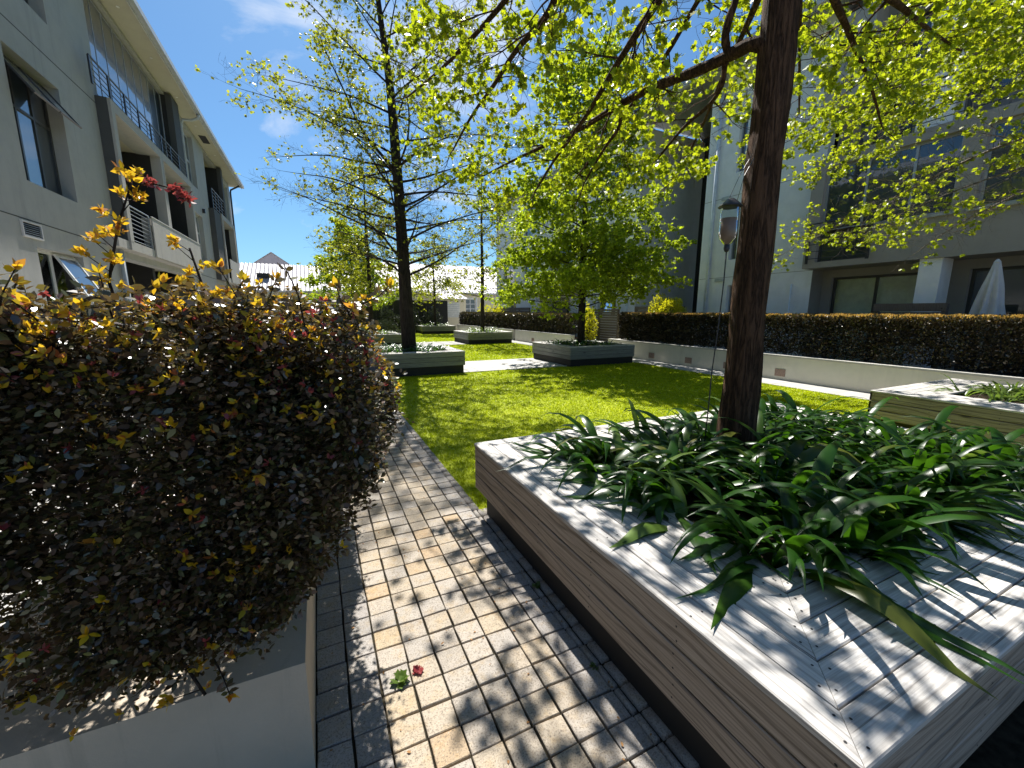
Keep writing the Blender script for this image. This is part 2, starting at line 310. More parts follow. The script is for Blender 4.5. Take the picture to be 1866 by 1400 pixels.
# leaf outlines in (across, along) units; each is one polygon, folded a little along the midrib
LEAF_OAK = np.array([(0, 0, 0), (.16, .22, .02), (.42, .30, .06), (.22, .46, .03), (.48, .66, .05), (.20, .74, .0), (0, 1.0, -.05), (-.20, .74, .0), (-.48, .66, .05), (-.22, .46, .03), (-.42, .30, .06), (-.16, .22, .02)])
LEAF_OV = np.array([(0, 0, 0), (.24, .30, .05), (.22, .62, .05), (0, 1, -.04), (-.22, .62, .05), (-.24, .30, .05)])
LEAF_RH = np.array([(0, 0, 0), (.28, .45, .05), (0, 1, 0), (-.28, .45, .05)])
def leaves(name, P, D, size, mat, parent, shape=LEAF_OAK, jitter=.35, kind=None, nup=.5):
    """P points, D leaf axis directions, size scalar or array. nup: how far the blade normals favour up."""
    n = len(P); D = unit(D + rng.normal(0, jitter, (n, 3)))
    U = unit(rng.normal(0, 1, (n, 3)) * (1 - nup) + np.array([0, 0, 1.0]) * nup)
    A = unit(np.cross(D, U)); Nn = np.cross(A, D)
    S = (np.ones(n) * size)[:, None]
    V = P[:, None, :] + S[:, None] * (shape[None, :, 0:1] * A[:, None] + shape[None, :, 1:2] * D[:, None] + shape[None, :, 2:3] * Nn[:, None])
    k = len(shape); F = np.arange(n * k).reshape(n, k)
    return np_mesh(name, V.reshape(-1, 3), F, mat, parent, False, kind)

# ================================================================== SETTING
def structure(o): o['kind'] = 'structure'; return o
g = MB(); g.quad((-1500, -1500, -.03), (1500, -1500, -.03), (1500, 1500, -.03), (-1500, 1500, -.03)); structure(g.build('ground', MT['ground']))
# left paved yard between the hedge bed and the grey building, slabs with open joints
yard = structure(MB().quad((-4.2, -2, -.016), (-1.1, -2, -.016), (-1.1, 31, -.016), (-4.2, 31, -.016)).build('yard_paving', MT['joint']))
def slab_mesh(name, w, d, h, bev, jit, r_):
    def c(): return r_.uniform(-jit, jit)
    base = [(-w / 2 + c(), -d / 2 + c()), (w / 2 + c(), -d / 2 + c()), (w / 2 + c(), d / 2 + c()), (-w / 2 + c(), d / 2 + c())]
    V = [(x, y, -.02) for x, y in base]
    # cut corners a little so that the setts do not read as perfect squares
    mid = [(x, y, h - bev) for x, y in base]; top = [(x * (1 - 2 * bev / w), y * (1 - 2 * bev / d), h + r_.uniform(-.001, .001)) for x, y in base]
    V += mid + top; F = [(8, 9, 10, 11)]
    for i in range(4):
        j = (i + 1) % 4; F += [(i, j, 4 + j, 4 + i), (4 + i, 4 + j, 8 + j, 8 + i)]
    me = bpy.data.meshes.new(name); me.from_pydata(V, [], F); me.update(); return me
rr = random.Random(3)
ysl = [slab_mesh('paving_slab', .592, .592, .004, .006, .002, rr) for _ in range(3)]
for m_ in ysl: m_.materials.append(MT['slab'])
for i in range(5):
    for j in range(48):
        o = bpy.data.objects.new('paving_slab', ysl[(i + j) % 3]); COL.objects.link(o); o.location = (-3.9 + .6 * i, -.2 + .6 * j, -.004 + rr.uniform(-.001, .001)); o.parent = yard

# sett path
path = structure(MB().quad((-.2, -1.5, -.012), (1.17, -1.5, -.012), (1.17, 31, -.012), (-.2, 31, -.012)).build('paved_path', MT['joint']))
PM = [slab_mesh('paver', .1195, .1185, .004, .0025, .0024, rr) for _ in range(8)]
for m_ in PM: m_.materials.append(MT['paver'])
XC = [-.116 + .128 * i for i in range(11)]          # column edges
n_pav = 0; farV = []; farF = []
y = .42; row = 0
while y < 30.8:
    xs = [(XC[i] + XC[i + 1]) / 2 for i in range(10)] + ([1.12] if y < 2.85 else [])
    for ci, xc in enumerate(xs):
        narrow = ci >= 9
        if n_pav < 300 and not narrow:
            o = bpy.data.objects.new('paver', PM[rr.randrange(8)]); COL.objects.link(o); o.parent = path
            o.location = (xc + rr.uniform(-.0018, .0018), y + .063 + rr.uniform(-.0018, .0018), rr.uniform(-.0022, .0022)); o.rotation_euler = (rr.uniform(-.016, .016), rr.uniform(-.016, .016), rr.choice((0, 1.5708, 3.1416)) + rr.uniform(-.02, .02)); n_pav += 1
        else:
            w = .1185
            if ci == 10: w = .08; xc = 1.121
            elif narrow:
                if y < 2.9: w = .030; xc = XC[9] + .018
                else: w = .060; xc = XC[9] + .034
            jx = lambda: rr.uniform(-.003, .003)
            n = len(farV); x0, x1, y0, y1 = xc - w / 2 + jx(), xc + w / 2 + jx(), y + .004 + jx(), y + .122 + jx(); z = .004 + jx() * .5
            farV += [(x0, y0, -.012), (x1, y0, -.012), (x1, y1, -.012), (x0, y1, -.012), (x0 + .004, y0 + .004, z), (x1 - .004, y0 + .004, z), (x1 - .004, y1 - .004, z), (x0 + .004, y1 - .004, z)]
            farF += [(n + 4, n + 5, n + 6, n + 7), (n, n + 1, n + 5, n + 4), (n + 1, n + 2, n + 6, n + 5), (n + 2, n + 3, n + 7, n + 6), (n + 3, n, n + 4, n + 7)]
    y += .1265
np_mesh('distant_pavers', farV, farF, MT['paver_far'], path, kind='stuff')

# lawn, cross paths, right-hand footpath
lawn = structure(MB().quad((1.1, 2.86, -.006), (1.17, 2.86, -.006), (1.17, 31, -.006), (1.1, 31, -.006)).quad((1.17, .42, -.006), (9.1, .42, -.006), (9.1, 31, -.006), (1.17, 31, -.006)).build('lawn', MT['turf']))
def slab_path(name, x0, y0, x1, y1, z, step=.6):
    b = structure(MB().quad((x0, y0, z), (x1, y0, z), (x1, y1, z), (x0, y1, z)).build(name, MT['joint']))
    nx = max(1, round((x1 - x0) / step)); ny = max(1, round((y1 - y0) / step)); V = []; F = []
    sx, sy = (x1 - x0) / nx, (y1 - y0) / ny; k = 0
    for i in range(nx):
        for j in range(ny):
            q = MB().box(x0 + i * sx + .004, y0 + j * sy + .004, z - .01, x0 + (i + 1) * sx - .004, y0 + (j + 1) * sy - .004, z + .012 + rr.uniform(-.001, .001))
            if y0 + j * sy < 13 and k < 120: q.build('paving_slab', MT['slab'], b); k += 1
            else: n = len(V); V += q.v; F += [tuple(a + n for a in f) for f in q.f]
    if V: np_mesh('distant_slabs', V, F, MT['slab'], b, kind='stuff')
slab_path('cross_path', 3.36, 10.25, 6.68, 12.5, .001)
slab_path('far_cross_path', 3.36, 19.1, 6.68, 21.3, .001)
slab_path('garden_footpath', 9.1, -1.5, 9.88, 31, .000)
slab_path('entry_path', 9.88, 12.6, 12.3, 14.9, .001)
structure(MB().quad((1.17, -1.5, -.008), (9.1, -1.5, -.008), (9.1, .42, -.008), (1.17, .42, -.008)).build('planter_shade_sheet', MT['joint']))  # dark sheet painting the shade at the foreground planter's near side
# blades of turf: short, dense, larger with distance
nb = 260000
u = rng.random(nb); Yb = 2.2 + (30.5 - 2.2) * u ** 2.6; Xb = 1.1 + 8.0 * rng.random(nb)
keep = ~((Yb > 10.22) & (Yb < 12.53) & (Xb > 3.3) & (Xb < 6.72)) & ~((Yb > 19.05) & (Yb < 21.35) & (Xb > 3.3) & (Xb < 6.72))
for (a, b_, c_, d_) in ((1.05, .3, 4.72, 2.95), (1.05, 10.1, 3.45, 12.5), (6.6, 10.0, 9.0, 12.4), (6.6, .2, 9.0, 2.85)):
    keep &= ~((Xb > a) & (Xb < c_) & (Yb > b_ + .06) & (Yb < d_ - .06))
Xb, Yb = Xb[keep], Yb[keep]; nb = len(Xb)
dist = np.sqrt(Xb ** 2 + Yb ** 2); hgt = .011 + .009 * rng.random(nb) + dist * .0008; wd = .0016 + dist * .0011
th = rng.random(nb) * 6.283; ln = rng.normal(0, 1.1, (nb, 2)) * hgt[:, None]
V = np.zeros((nb, 3, 3)); V[:, 0] = np.c_[Xb - np.cos(th) * wd, Yb - np.sin(th) * wd, np.full(nb, -.006)]; V[:, 1] = np.c_[Xb + np.cos(th) * wd, Yb + np.sin(th) * wd, np.full(nb, -.006)]
V[:, 2] = np.c_[Xb + ln[:, 0], Yb + ln[:, 1], hgt]
gb = np_mesh('grass', V.reshape(-1, 3), np.arange(nb * 3).reshape(nb, 3), MT['blade'], kind='stuff')

# ================================================================== PLANTERS
def plank(L_, w, th, mat, mitre=True):
    c = min(.004, w * .05)
    prof = [(c, 0), (w - c, 0), (w, -c), (w, -th), (0, -th), (0, -c)]
    V = []
    for (yy, zz) in prof: V.append((yy if mitre else 0, yy, zz))
    for (yy, zz) in prof: V.append((L_ - (yy if mitre else 0), yy, zz))
    n = len(prof); F = [tuple(range(n)), tuple(range(2 * n - 1, n - 1, -1))]
    for i in range(n): j = (i + 1) % n; F.append((i, j, n + j, n + i))
    me = bpy.data.meshes.new('board'); me.from_pydata(V, [], [tuple(f) for f in F]); me.update()
    me.materials.append(mat); return me
def place_board(me, parent, org, ax, ay, az, name='board'):
    o = bpy.data.objects.new(name, me); COL.objects.link(o); o.parent = parent
    m = Matrix((Vector(ax), Vector(ay), Vector(az))).transposed().to_4x4(); m.translation = Vector(org) - ORG[parent.name]; o.matrix_basis = m; return o
def planter(x0, y0, x1, y1, label, ring, side_mat, h=.58, group='timber tree planters on the lawn', pw=.108, gap=.005, screws=True):
    t = thing('tree_planter', label, 'planter', ((x0 + x1) / 2, (y0 + y1) / 2, 0), group)
    Z = Vector((0, 0, 1)); X = Vector((1, 0, 0)); Y = Vector((0, 1, 0)); p = pw + gap
    for k in range(ring):
        q = k * p; z = h + rr.uniform(-.0012, .0012)
        for (ox, oy, ax, ay, L_) in ((x0 + q, y0 + q, X, Y, x1 - x0 - 2 * q), (x1 - q, y0 + q, Y, -X, y1 - y0 - 2 * q), (x1 - q, y1 - q, -X, -Y, x1 - x0 - 2 * q), (x0 + q, y1 - q, -Y, X, y1 - y0 - 2 * q)):
            o_ = Vector((ox, oy, z)) + ax * .0015; place_board(plank(L_ - .003, pw, .022, MT['top']), t, o_, ax, ay, Z, 'top_board')
    for k in range(3):
        zt = h - .026 - k * (.109 + .007)
        for (ox, oy, ax, L_) in ((x1 - .006, y0 + .006, -X, x1 - x0 - .012), (x0 + .006, y0 + .0065, Y, y1 - y0 - .013), (x0 + .006, y1 - .006, X, x1 - x0 - .012), (x1 - .006, y1 - .0065, -Y, y1 - y0 - .013)):
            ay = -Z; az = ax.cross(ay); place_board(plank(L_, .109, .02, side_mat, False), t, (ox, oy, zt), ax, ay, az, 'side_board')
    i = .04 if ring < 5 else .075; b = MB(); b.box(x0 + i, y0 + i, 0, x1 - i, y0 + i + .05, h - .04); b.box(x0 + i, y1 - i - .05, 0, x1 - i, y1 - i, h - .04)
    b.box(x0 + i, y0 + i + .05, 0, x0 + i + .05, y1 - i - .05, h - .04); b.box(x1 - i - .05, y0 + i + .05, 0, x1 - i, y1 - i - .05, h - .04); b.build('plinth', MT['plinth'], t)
    w = ring * p - .005
    s = MB(); s.box(x0 + .11, y0 + .11, h - .3, x1 - .11, y1 - .11, h - .06); s.build('soil', MT['soil'], t)
    if screws:
        sm = MB()
        def dot(c, n, a, r_=.0042):
            b2 = n.cross(a); q = [tuple(Vector(c) + n * .0012 + (a * math.cos(u_ * 1.0472) + b2 * math.sin(u_ * 1.0472)) * r_) for u_ in range(6)]
            sm.poly(q)
        for k in range(ring):
            for sgn in (.25, .75):
                q = k * p + sgn * pw
                for (ox, oy, ax, ay, L_) in ((x0, y0, X, Y, x1 - x0), (x1, y0, Y, -X, y1 - y0), (x1, y1, -X, -Y, x1 - x0), (x0, y1, -Y, X, y1 - y0)):
                    for s_ in ([q + .03, L_ - q - .03] + [L_ * (m + 1) / 5 for m in range(4)]):
                        if q + .02 < s_ < L_ - q - .02: dot(Vector((ox, oy, h)) + ax * (s_ + rr.uniform(-.006, .006)) + ay * (q + rr.uniform(-.004, .004)), Z, X)
        for k in range(3):
            for fz in (.25, .75):
                zt = h - .026 - k * .116 - fz * .111
                for s_ in [.05 + (y1 - y0 - .1) * m / 5 for m in range(6)]:
                    dot((x0 + .0055, y0 + s_ + rr.uniform(-.006, .006), zt + rr.uniform(-.003, .003)), -X, Y)
                for s_ in [.05 + (x1 - x0 - .1) * m / 5 for m in range(6)]:
                    dot((x0 + s_, y0 + .0055, zt), -Y, X)
        sm.build('screw_heads', MT['dark_in'], t, kind='stuff')
    return t
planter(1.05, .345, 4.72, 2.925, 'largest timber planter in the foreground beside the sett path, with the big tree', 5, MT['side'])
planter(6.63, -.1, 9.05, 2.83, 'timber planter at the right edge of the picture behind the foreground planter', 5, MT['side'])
planter(1.05, 10.18, 3.45, 12.55, 'greyed timber planter by the path around the dark leaning tree, behind the purple hedge', 3, MT['side_g'])
planter(6.6, 10.02, 9.0, 12.4, 'timber planter in mid lawn under the bright green tree, near the cream wall', 3, MT['side_g'])
planter(6.6, 19.0, 9.0, 21.4, 'timber planter further off in front of the clipped hedge, around a thin tree', 3, MT['side_g'], screws=False)
planter(6.6, 28.6, 9.0, 31, 'farthest timber planter in front of the black fence', 3, MT['side_g'], screws=False)
planter(1.05, 18.8, 3.45, 21.2, 'distant timber planter half hidden by the purple hedge, beside the round dark shrub', 3, MT['side_g'], screws=False)
planter(1.05, 28.4, 3.45, 30.8, 'distant timber planter hidden behind leaves at the left end of the black fence', 3, MT['side_g'], screws=False)

# strap leaves: each leaf an arching, channelled ribbon
def strap_leaf(base, az, L_, w, rise, droop, r_, box=None):
    """7 stations x 3 across"""
    V = []; n = 9; d = Vector((math.cos(az), math.sin(az), 0)); s = Vector((-math.sin(az), math.cos(az), 0)); p = Vector(base); el = rise
    tw = r_.uniform(-.5, .5); bend = r_.uniform(-.12, .12)
    for i in range(n):
        f = i / (n - 1); ww = w * (.45 + .55 * math.sin(min(1, f * 1.7) * 1.5708)) * (1 - max(0, (f - .45) / .55) ** 1.25) + .0006
        t_ = d * math.cos(el) + Vector((0, 0, math.sin(el))); nn = s.cross(t_) * -1
        a = tw * f; sv = s * math.cos(a) + nn * math.sin(a); nv = sv.cross(t_)
        V += [tuple(p - sv * ww + nv * -ww * .28 * -1), tuple(p), tuple(p + sv * ww + nv * ww * .28)]
        p = p + t_ * (L_ / (n - 1))
        if box and i > 1 and p.z < base[2] + .092 and box[0] < p.x < box[2] and box[1] < p.y < box[3]: p.z = base[2] + .092 + .004 * math.sin(i * 2.1); el = max(el, R(-4)) + droop / (n - 1) * (.4 + 1.3 * f)
        el -= droop / (n - 1) * (.4 + 1.3 * f); d = (d + s * bend * .3).normalized(); s = Vector((-d.y, d.x, 0))
    F = []
    for i in range(n - 1):
        a = i * 3; F += [(a, a + 1, a + 4, a + 3), (a + 1, a + 2, a + 5, a + 4)]
    return V, F
def strap_planting(cx, cy, rx, ry, z, nclump, nleaf, L_, w, label, mat, n_parts, seed, box=None, hole=.0):
    r_ = random.Random(seed); t = thing('strap_leaf_planting', label, 'plants', (cx, cy, z), 'strap-leaved plantings at the feet of the trees')
    allL = []
    gx = max(2, round(math.sqrt(nclump * rx / ry))); gy = max(2, round(nclump / gx))
    for c in range(gx * gy):
        for _ in range(30):
            fx, fy = -1 + 2 * (c % gx + r_.random()) / gx, -1 + 2 * (c // gx + r_.random()) / gy
            if math.hypot(fx * rx, fy * ry) > hole: break
        bx, by = cx + fx * rx, cy + fy * ry; out = math.atan2(fy, fx); edge = max(abs(fx), abs(fy)); k = nleaf + r_.randint(-5, 4); a0 = r_.uniform(0, 6.28)
        for i in range(k):
            az = a0 + 6.283 * i / k + r_.uniform(-.3, .3)
            if edge > .75 and r_.random() < .45: az = out + r_.uniform(-1.0, 1.0)
            inner = r_.random(); rise = R(26 + 44 * inner); droop = R(85 + 75 * (1 - inner * .5)) * r_.uniform(.7, 1.15)
            allL.append((strap_leaf((bx + math.cos(az) * .02, by + math.sin(az) * .02, z), az, L_ * r_.uniform(.5, 1.25), w * r_.uniform(.6, 1.25), rise, droop, r_, box), edge))
    allL.sort(key=lambda q: -q[1] + r_.uniform(-.3, .3)) if n_parts else None
    V = []; F = []
    for q, ((lv, lf), e) in enumerate(allL):
        if q < n_parts: np_mesh('leaf', lv, lf, mat if r_.random() > .12 else MT['strap_l'], t, True)
        else: n = len(V); V += lv; F += [tuple(a + n for a in f) for f in lf]
    if V: np_mesh('leaves', V, F, mat, t, True, kind='stuff')
    return t
strap_planting(2.96, 1.60, 1.42, .80, .50, 84, 13, .60, .034, 'dense dark green strap-leaved plants spilling over the foreground planter around the trunk', MT['strap'], 300, 5, (1.04, .33, 4.73, 2.94), hole=.18)
strap_planting(7.95, 1.4, .62, .85, .50, 26, 12, .42, .017, 'bright strap-leaved plants in the planter at the right edge', MT['strap_l'], 90, 6, (6.62, -.11, 9.06, 2.84), hole=.2)
strap_planting(2.25, 11.36, .82, .80, .50, 34, 11, .42, .020, 'strap-leaved plants around the dark leaning tree behind the hedge', MT['strap'], 0, 7, (1.04, 10.17, 3.46, 12.56), hole=.2)
strap_planting(7.8, 11.2, .82, .80, .50, 34, 11, .38, .022, 'dark glossy plants at the foot of the bright green tree', MT['strap'], 0, 8, (6.59, 10.01, 9.01, 12.41), hole=.15)
strap_planting(7.8, 20.2, .82, .80, .50, 26, 10, .50, .026, 'pale strap-leaved plants in the planter before the clipped hedge', MT['strap_l'], 0, 9, hole=.15)
strap_planting(7.8, 29.8, .82, .80, .50, 20, 9, .50, .030, 'small leafy plants in the farthest planter by the black fence', MT['strap_l'], 0, 10)
strap_planting(2.25, 20, .82, .80, .50, 24, 9, .5, .028, 'leafy plants in the distant planter beside the round dark shrub', MT['strap_l'], 0, 11)

# ================================================================== BUILDING HELPERS
def wall_mb(axis, c, u0, u1, z0, z1, holes, th):
    """wall in the plane axis=c (front face), going back by th (signed), holes = (ua,ub,za,zb), with reveals"""
    m = MB(); us = sorted({u0, u1, *[a for h in holes for a in h[:2]]}); zs = sorted({z0, z1, *[a for h in holes for a in h[2:]]})
    us = [a for a in us if u0 <= a <= u1]; zs = [a for a in zs if z0 <= a <= z1]
    P = (lambda u, z, d=0.0: (c + d, u, z)) if axis == 'x' else (lambda u, z, d=0.0: (u, c + d, z))
    for i in range(len(us) - 1):
        for j in range(len(zs) - 1):
            um, zm = (us[i] + us[i + 1]) / 2, (zs[j] + zs[j + 1]) / 2
            if any(h[0] < um < h[1] and h[2] < zm < h[3] for h in holes): continue
            m.quad(P(us[i], zs[j]), P(us[i + 1], zs[j]), P(us[i + 1], zs[j + 1]), P(us[i], zs[j + 1]))
    for (a, b, c0, c1) in holes:
        m.quad(P(a, c0), P(a, c1), P(a, c1, th), P(a, c0, th)); m.quad(P(b, c0), P(b, c0, th), P(b, c1, th), P(b, c1))
        m.quad(P(a, c0), P(a, c0, th), P(b, c0, th), P(b, c0)); m.quad(P(a, c1), P(b, c1), P(b, c1, th), P(a, c1, th))
    # ends and top so that the wall has thickness
    m.quad(P(u0, z0), P(u0, z1), P(u0, z1, th), P(u0, z0, th)); m.quad(P(u1, z0), P(u1, z0, th), P(u1, z1, th), P(u1, z1)); m.quad(P(u0, z1), P(u1, z1), P(u1, z1, th), P(u0, z1, th))
    return m
def pbox(m, axis, c0, c1, u0, u1, z0, z1):
    return m.box(c0, u0, z0, c1, u1, z1) if axis == 'x' else m.box(u0, c0, z0, u1, c1, z1)
def window(parent, axis, c, u0, u1, z0, z1, cols=(.5,), rows=(), fw=.05, frame=None, glass=None, dep=.05, back=None, bo=.12, name='window', label=None):
    """frame with mullions at the given fractions, panes of glass as sub-parts"""
    frame = frame or MT['bframe']; glass = glass or MT['glass']; s = 1 if dep > 0 else -1
    m = MB(); pbox(m, axis, c, c + dep, u0, u0 + fw, z0, z1); pbox(m, axis, c, c + dep, u1 - fw, u1, z0, z1); pbox(m, axis, c, c + dep, u0 + fw, u1 - fw, z0, z0 + fw); pbox(m, axis, c, c + dep, u0 + fw, u1 - fw, z1 - fw, z1)
    U = [u0 + fw] + [u0 + (u1 - u0) * f for f in cols] + [u1 - fw]; Zs = [z0 + fw] + [z0 + (z1 - z0) * f for f in rows] + [z1 - fw]
    for f in U[1:-1]: pbox(m, axis, c + .004 * s, c + dep - .004 * s, f - fw / 2, f + fw / 2, z0 + fw, z1 - fw)
    for f in Zs[1:-1]: pbox(m, axis, c + .002 * s, c + dep - .002 * s, u0 + fw, u1 - fw, f - fw / 2, f + fw / 2)
    fr = m.build(name, frame, parent)
    if label: fr['label'] = label
    for i in range(len(U) - 1):
        for j in range(len(Zs) - 1):
            q = MB(); a = U[i] + (fw / 2 if i else 0); b = U[i + 1] - (fw / 2 if i < len(U) - 2 else 0); e = Zs[j] + (fw / 2 if j else 0); f = Zs[j + 1] - (fw / 2 if j < len(Zs) - 2 else 0)
            pbox(q, axis, c + dep * .45, c + dep * .55, a, b, e, f).build('pane', glass, fr)
    if back:
        q = MB(); pbox(q, axis, c + dep + bo * s, c + dep + (bo + .02) * s, u0, u1, z0, z1).build('blind', back, fr)
    return fr
def sash(parent, x, y0, y1, ztop, h, ang, outw, frame, fw=.035):
    """top hung opening sash, swung outwards (outw = +1/-1 along x)"""
    m = MB(); ca, sa = math.cos(ang), math.sin(ang)
    def T(y, d, o): return (x + outw * (d * sa + o * ca), y, ztop - d * ca + o * sa)
    def bx(ya, yb, da, db):
        n = len(m.v); m.v += [T(ya, da, 0), T(yb, da, 0), T(yb, db, 0), T(ya, db, 0), T(ya, da, .03), T(yb, da, .03), T(yb, db, .03), T(ya, db, .03)]
        m.f += [(n, n + 3, n + 2, n + 1), (n + 4, n + 5, n + 6, n + 7), (n, n + 1, n + 5, n + 4), (n + 1, n + 2, n + 6, n + 5), (n + 2, n + 3, n + 7, n + 6), (n + 3, n, n + 4, n + 7)]
    bx(y0, y1, 0, fw); bx(y0, y1, h - fw, h); bx(y0, y0 + fw, fw, h - fw); bx(y1 - fw, y1, fw, h - fw)
    f = m.build('opening_sash', frame, parent)
    q = MB(); q.quad(T(y0 + fw, fw, .012), T(y1 - fw, fw, .012), T(y1 - fw, h - fw, .012), T(y0 + fw, h - fw, .012)); q.quad(T(y0 + fw, fw, .018), T(y0 + fw, h - fw, .018), T(y1 - fw, h - fw, .018), T(y1 - fw, fw, .018)); q.build('pane', MT['glass'], f)
    return f
def railing(parent, axis, c, u0, u1, z0, z1, nbar, posts, mat, r_=.012, label=None):
    m = MB(); P = (lambda u, z: (c, u, z)) if axis == 'x' else (lambda u, z: (u, c, z))
    m.tube([P(u0, z1), P(u1, z1)], r_ * 1.6, 8); rl = m.build('railing', mat, parent)
    for i in range(posts): u = u0 + (u1 - u0) * i / max(1, posts - 1); q = MB(); pbox(q, axis, c - .015, c + .015, u - .03, u + .03, z0, z1 - .012).build('post', mat, rl)
    for k in range(nbar): z = z0 + (z1 - z0) * (k + .7) / (nbar + .6); MB().tube([P(u0, z), P(u1, z)], r_ * .8, 6).build('bar', mat, rl)
    return rl

# ================================================================== LEFT BUILDING
B = thing('apartment_building', 'grey rendered three-storey apartment block with balconies on the left side', 'building', (-4, 14, 0))
H1 = [(9.58, 11.14, 6.64, 8.2), (9.58, 11.14, 3.63, 5.60), (9.50, 10.97, 1.45, 2.60), (12.90, 18.30, 6.18, 8.55), (12.93, 15.87, 3.17, 5.95), (16.16, 19.08, 3.17, 5.95), (13.0, 19.05, 0, 2.82),
      (20.3, 21.6, 6.45, 8.4), (20.6, 21.75, 3.6, 5.42), (23.4, 26.1, 6.1, 8.55), (27.55, 28.8, 6.4, 8.3), (24.9, 27.9, 3.3, 5.95), (28.2, 28.95, 3.6, 5.4), (24.9, 27.9, 0, 2.8), (20.6, 21.75, .9, 2.5),
      (5.0, 6.6, 3.6, 5.6), (5.0, 6.6, 6.64, 8.2), (5.0, 6.6, .9, 2.6)]
wall_mb('x', -4, -3, 29.5, 0, 8.64, H1, -.28).build('wall', MT['render_l'], B)
m = MB(); m.quad((-4, 29.5, 0), (-12, 29.5, 0), (-12, 29.5, 8.64), (-4, 29.5, 8.64)); m.quad((-4, -3, 0), (-4, -3, 8.64), (-12, -3, 8.64), (-12, -3, 0)); m.quad((-12, -3, 0), (-12, -3, 8.64), (-12, 29.5, 8.64), (-12, 29.5, 0)); m.build('side_wall', MT['render_l'], B)
# rooms behind the openings
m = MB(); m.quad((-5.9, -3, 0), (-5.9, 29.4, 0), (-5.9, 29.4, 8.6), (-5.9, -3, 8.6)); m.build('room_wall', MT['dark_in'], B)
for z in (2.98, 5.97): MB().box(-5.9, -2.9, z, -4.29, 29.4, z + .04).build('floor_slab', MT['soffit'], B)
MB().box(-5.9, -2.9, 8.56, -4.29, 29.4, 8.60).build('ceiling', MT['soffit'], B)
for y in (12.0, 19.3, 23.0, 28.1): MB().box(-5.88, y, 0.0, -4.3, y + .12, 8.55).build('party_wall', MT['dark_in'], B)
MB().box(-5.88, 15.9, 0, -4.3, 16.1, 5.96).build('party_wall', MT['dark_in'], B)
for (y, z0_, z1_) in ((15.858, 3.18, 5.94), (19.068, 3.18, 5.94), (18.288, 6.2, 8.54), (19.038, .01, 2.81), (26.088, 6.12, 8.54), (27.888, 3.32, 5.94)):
    MB().box(-5.85, y, z0_, -3.98, y + .009, z1_).build('balcony_shade_liner', MT['dark_in'], B)  # thin dark sheets added so the balcony reveals read as shaded
# eaves
e = MB(); e.box(-4.3, -3.4, 8.66, -3.42, 29.95, 8.70); e.build('soffit', MT['soffit'], B)
e = MB(); e.poly([(-3.40, -3.5, 8.72), (-3.40, 30.0, 8.72), (-8, 30.0, 10.4), (-8, -3.5, 10.4)]); e.poly([(-12.6, -3.5, 8.72), (-8, -3.5, 10.4), (-8, 30, 10.4), (-12.6, 30, 8.72)]); e.poly([(-3.4, 30, 8.70), (-12.6, 30, 8.70), (-8, 30, 10.39)]); e.build('roof', MT['alu'], B)
e = MB(); e.box(-3.42, -3.4, 8.64, -3.30, 29.97, 8.78); e.build('gutter', MT['pipe'], B)
e = MB(); e.box(-3.445, -3.4, 8.60, -3.425, 29.96, 8.665); e.build('fascia', MT['render_lw'], B)
for y in (10.6, 12.0, 14.0, 16.2, 18.6, 21, 24.4): MB().tube([(-3.72, y, 8.655), (-3.72, y, 8.646)], .035, 10).build('downlight', MT['lamp'], B)
MB().box(-3.85, 22.0, 8.650, -3.60, 22.9, 8.657).build('soffit_vent', MT['dark_in'], B)
# render joints: thin proud strips, the grooves' shade put into their dark colour
for y0, y1, z in ((-3, 12.7, 3.0), (-3, 12.7, 6.02), (19.4, 23.2, 3.0)): MB().box(-4.001, y0, z - .008, -3.997, y1, z + .008).build('render_joint', MT['panel_dark'], B)
# louvre
v = MB(); v.box(-4.0, 9.18, 2.72, -3.975, 9.70, 2.745); v.box(-4.0, 9.18, 2.945, -3.975, 9.70, 2.97); v.box(-4.0, 9.18, 2.745, -3.975, 9.205, 2.945); v.box(-4.0, 9.675, 2.745, -3.975, 9.70, 2.945); vf = v.build('wall_vent', MT['render_lw'], B)
MB().box(-4.0, 9.205, 2.745, -3.996, 9.675, 2.945).build('vent_recess', MT['dark_in'], vf)
for k in range(6): v = MB(); z = 2.765 + k * .031; v.poly([(-3.995, 9.205, z), (-3.978, 9.205, z - .014), (-3.978, 9.675, z - .014), (-3.995, 9.675, z)]); v.build('slat', MT['pipe'], vf)
# windows
for y in (9.58, 5.0):
    w = window(B, 'x', -4.20, y, y + (1.56 if y > 9 else 1.6), 3.63, 5.60, (.36, .68), (.63,), .045, MT['bframe'], dep=-.05)
    for k in range(2): sash(w, -4.19, y + .05 + k * .74, y + .76 + k * .74, 5.55, .74, R(36), 1, MT['bframe'])
    window(B, 'x', -4.20, y, y + (1.56 if y > 9 else 1.6), 6.64, 8.2, (.36, .68), (), .045, MT['bframe'], dep=-.05)
w = window(B, 'x', -4.13, 9.50, 10.97, 1.45, 2.60, (.47,), (), .05, MT['wframe'], MT['glass_t'], dep=-.05, back=MT['blind'], label='white framed ground floor window, one sash open')
sash(w, -4.12, 10.22, 10.93, 2.56, 1.05, R(26), 1, MT['wframe'], .05)
window(B, 'x', -4.15, 20.3, 21.6, 6.45, 8.4, (.5,), (.5,), .06, MT['pipe'], dep=-.05)
window(B, 'x', -4.15, 20.6, 21.75, 3.6, 5.42, (.5,), (.62,), .06, MT['pipe'], dep=-.05)
window(B, 'x', -4.15, 20.6, 21.75, .9, 2.5, (.5,), (), .06, MT['pipe'], dep=-.05)
window(B, 'x', -4.15, 27.55, 28.8, 6.4, 8.3, (.5,), (.5,), .06, MT['pipe'], dep=-.05)
window(B, 'x', -4.15, 28.2, 28.95, 3.6, 5.4, (), (.6,), .06, MT['pipe'], dep=-.05)
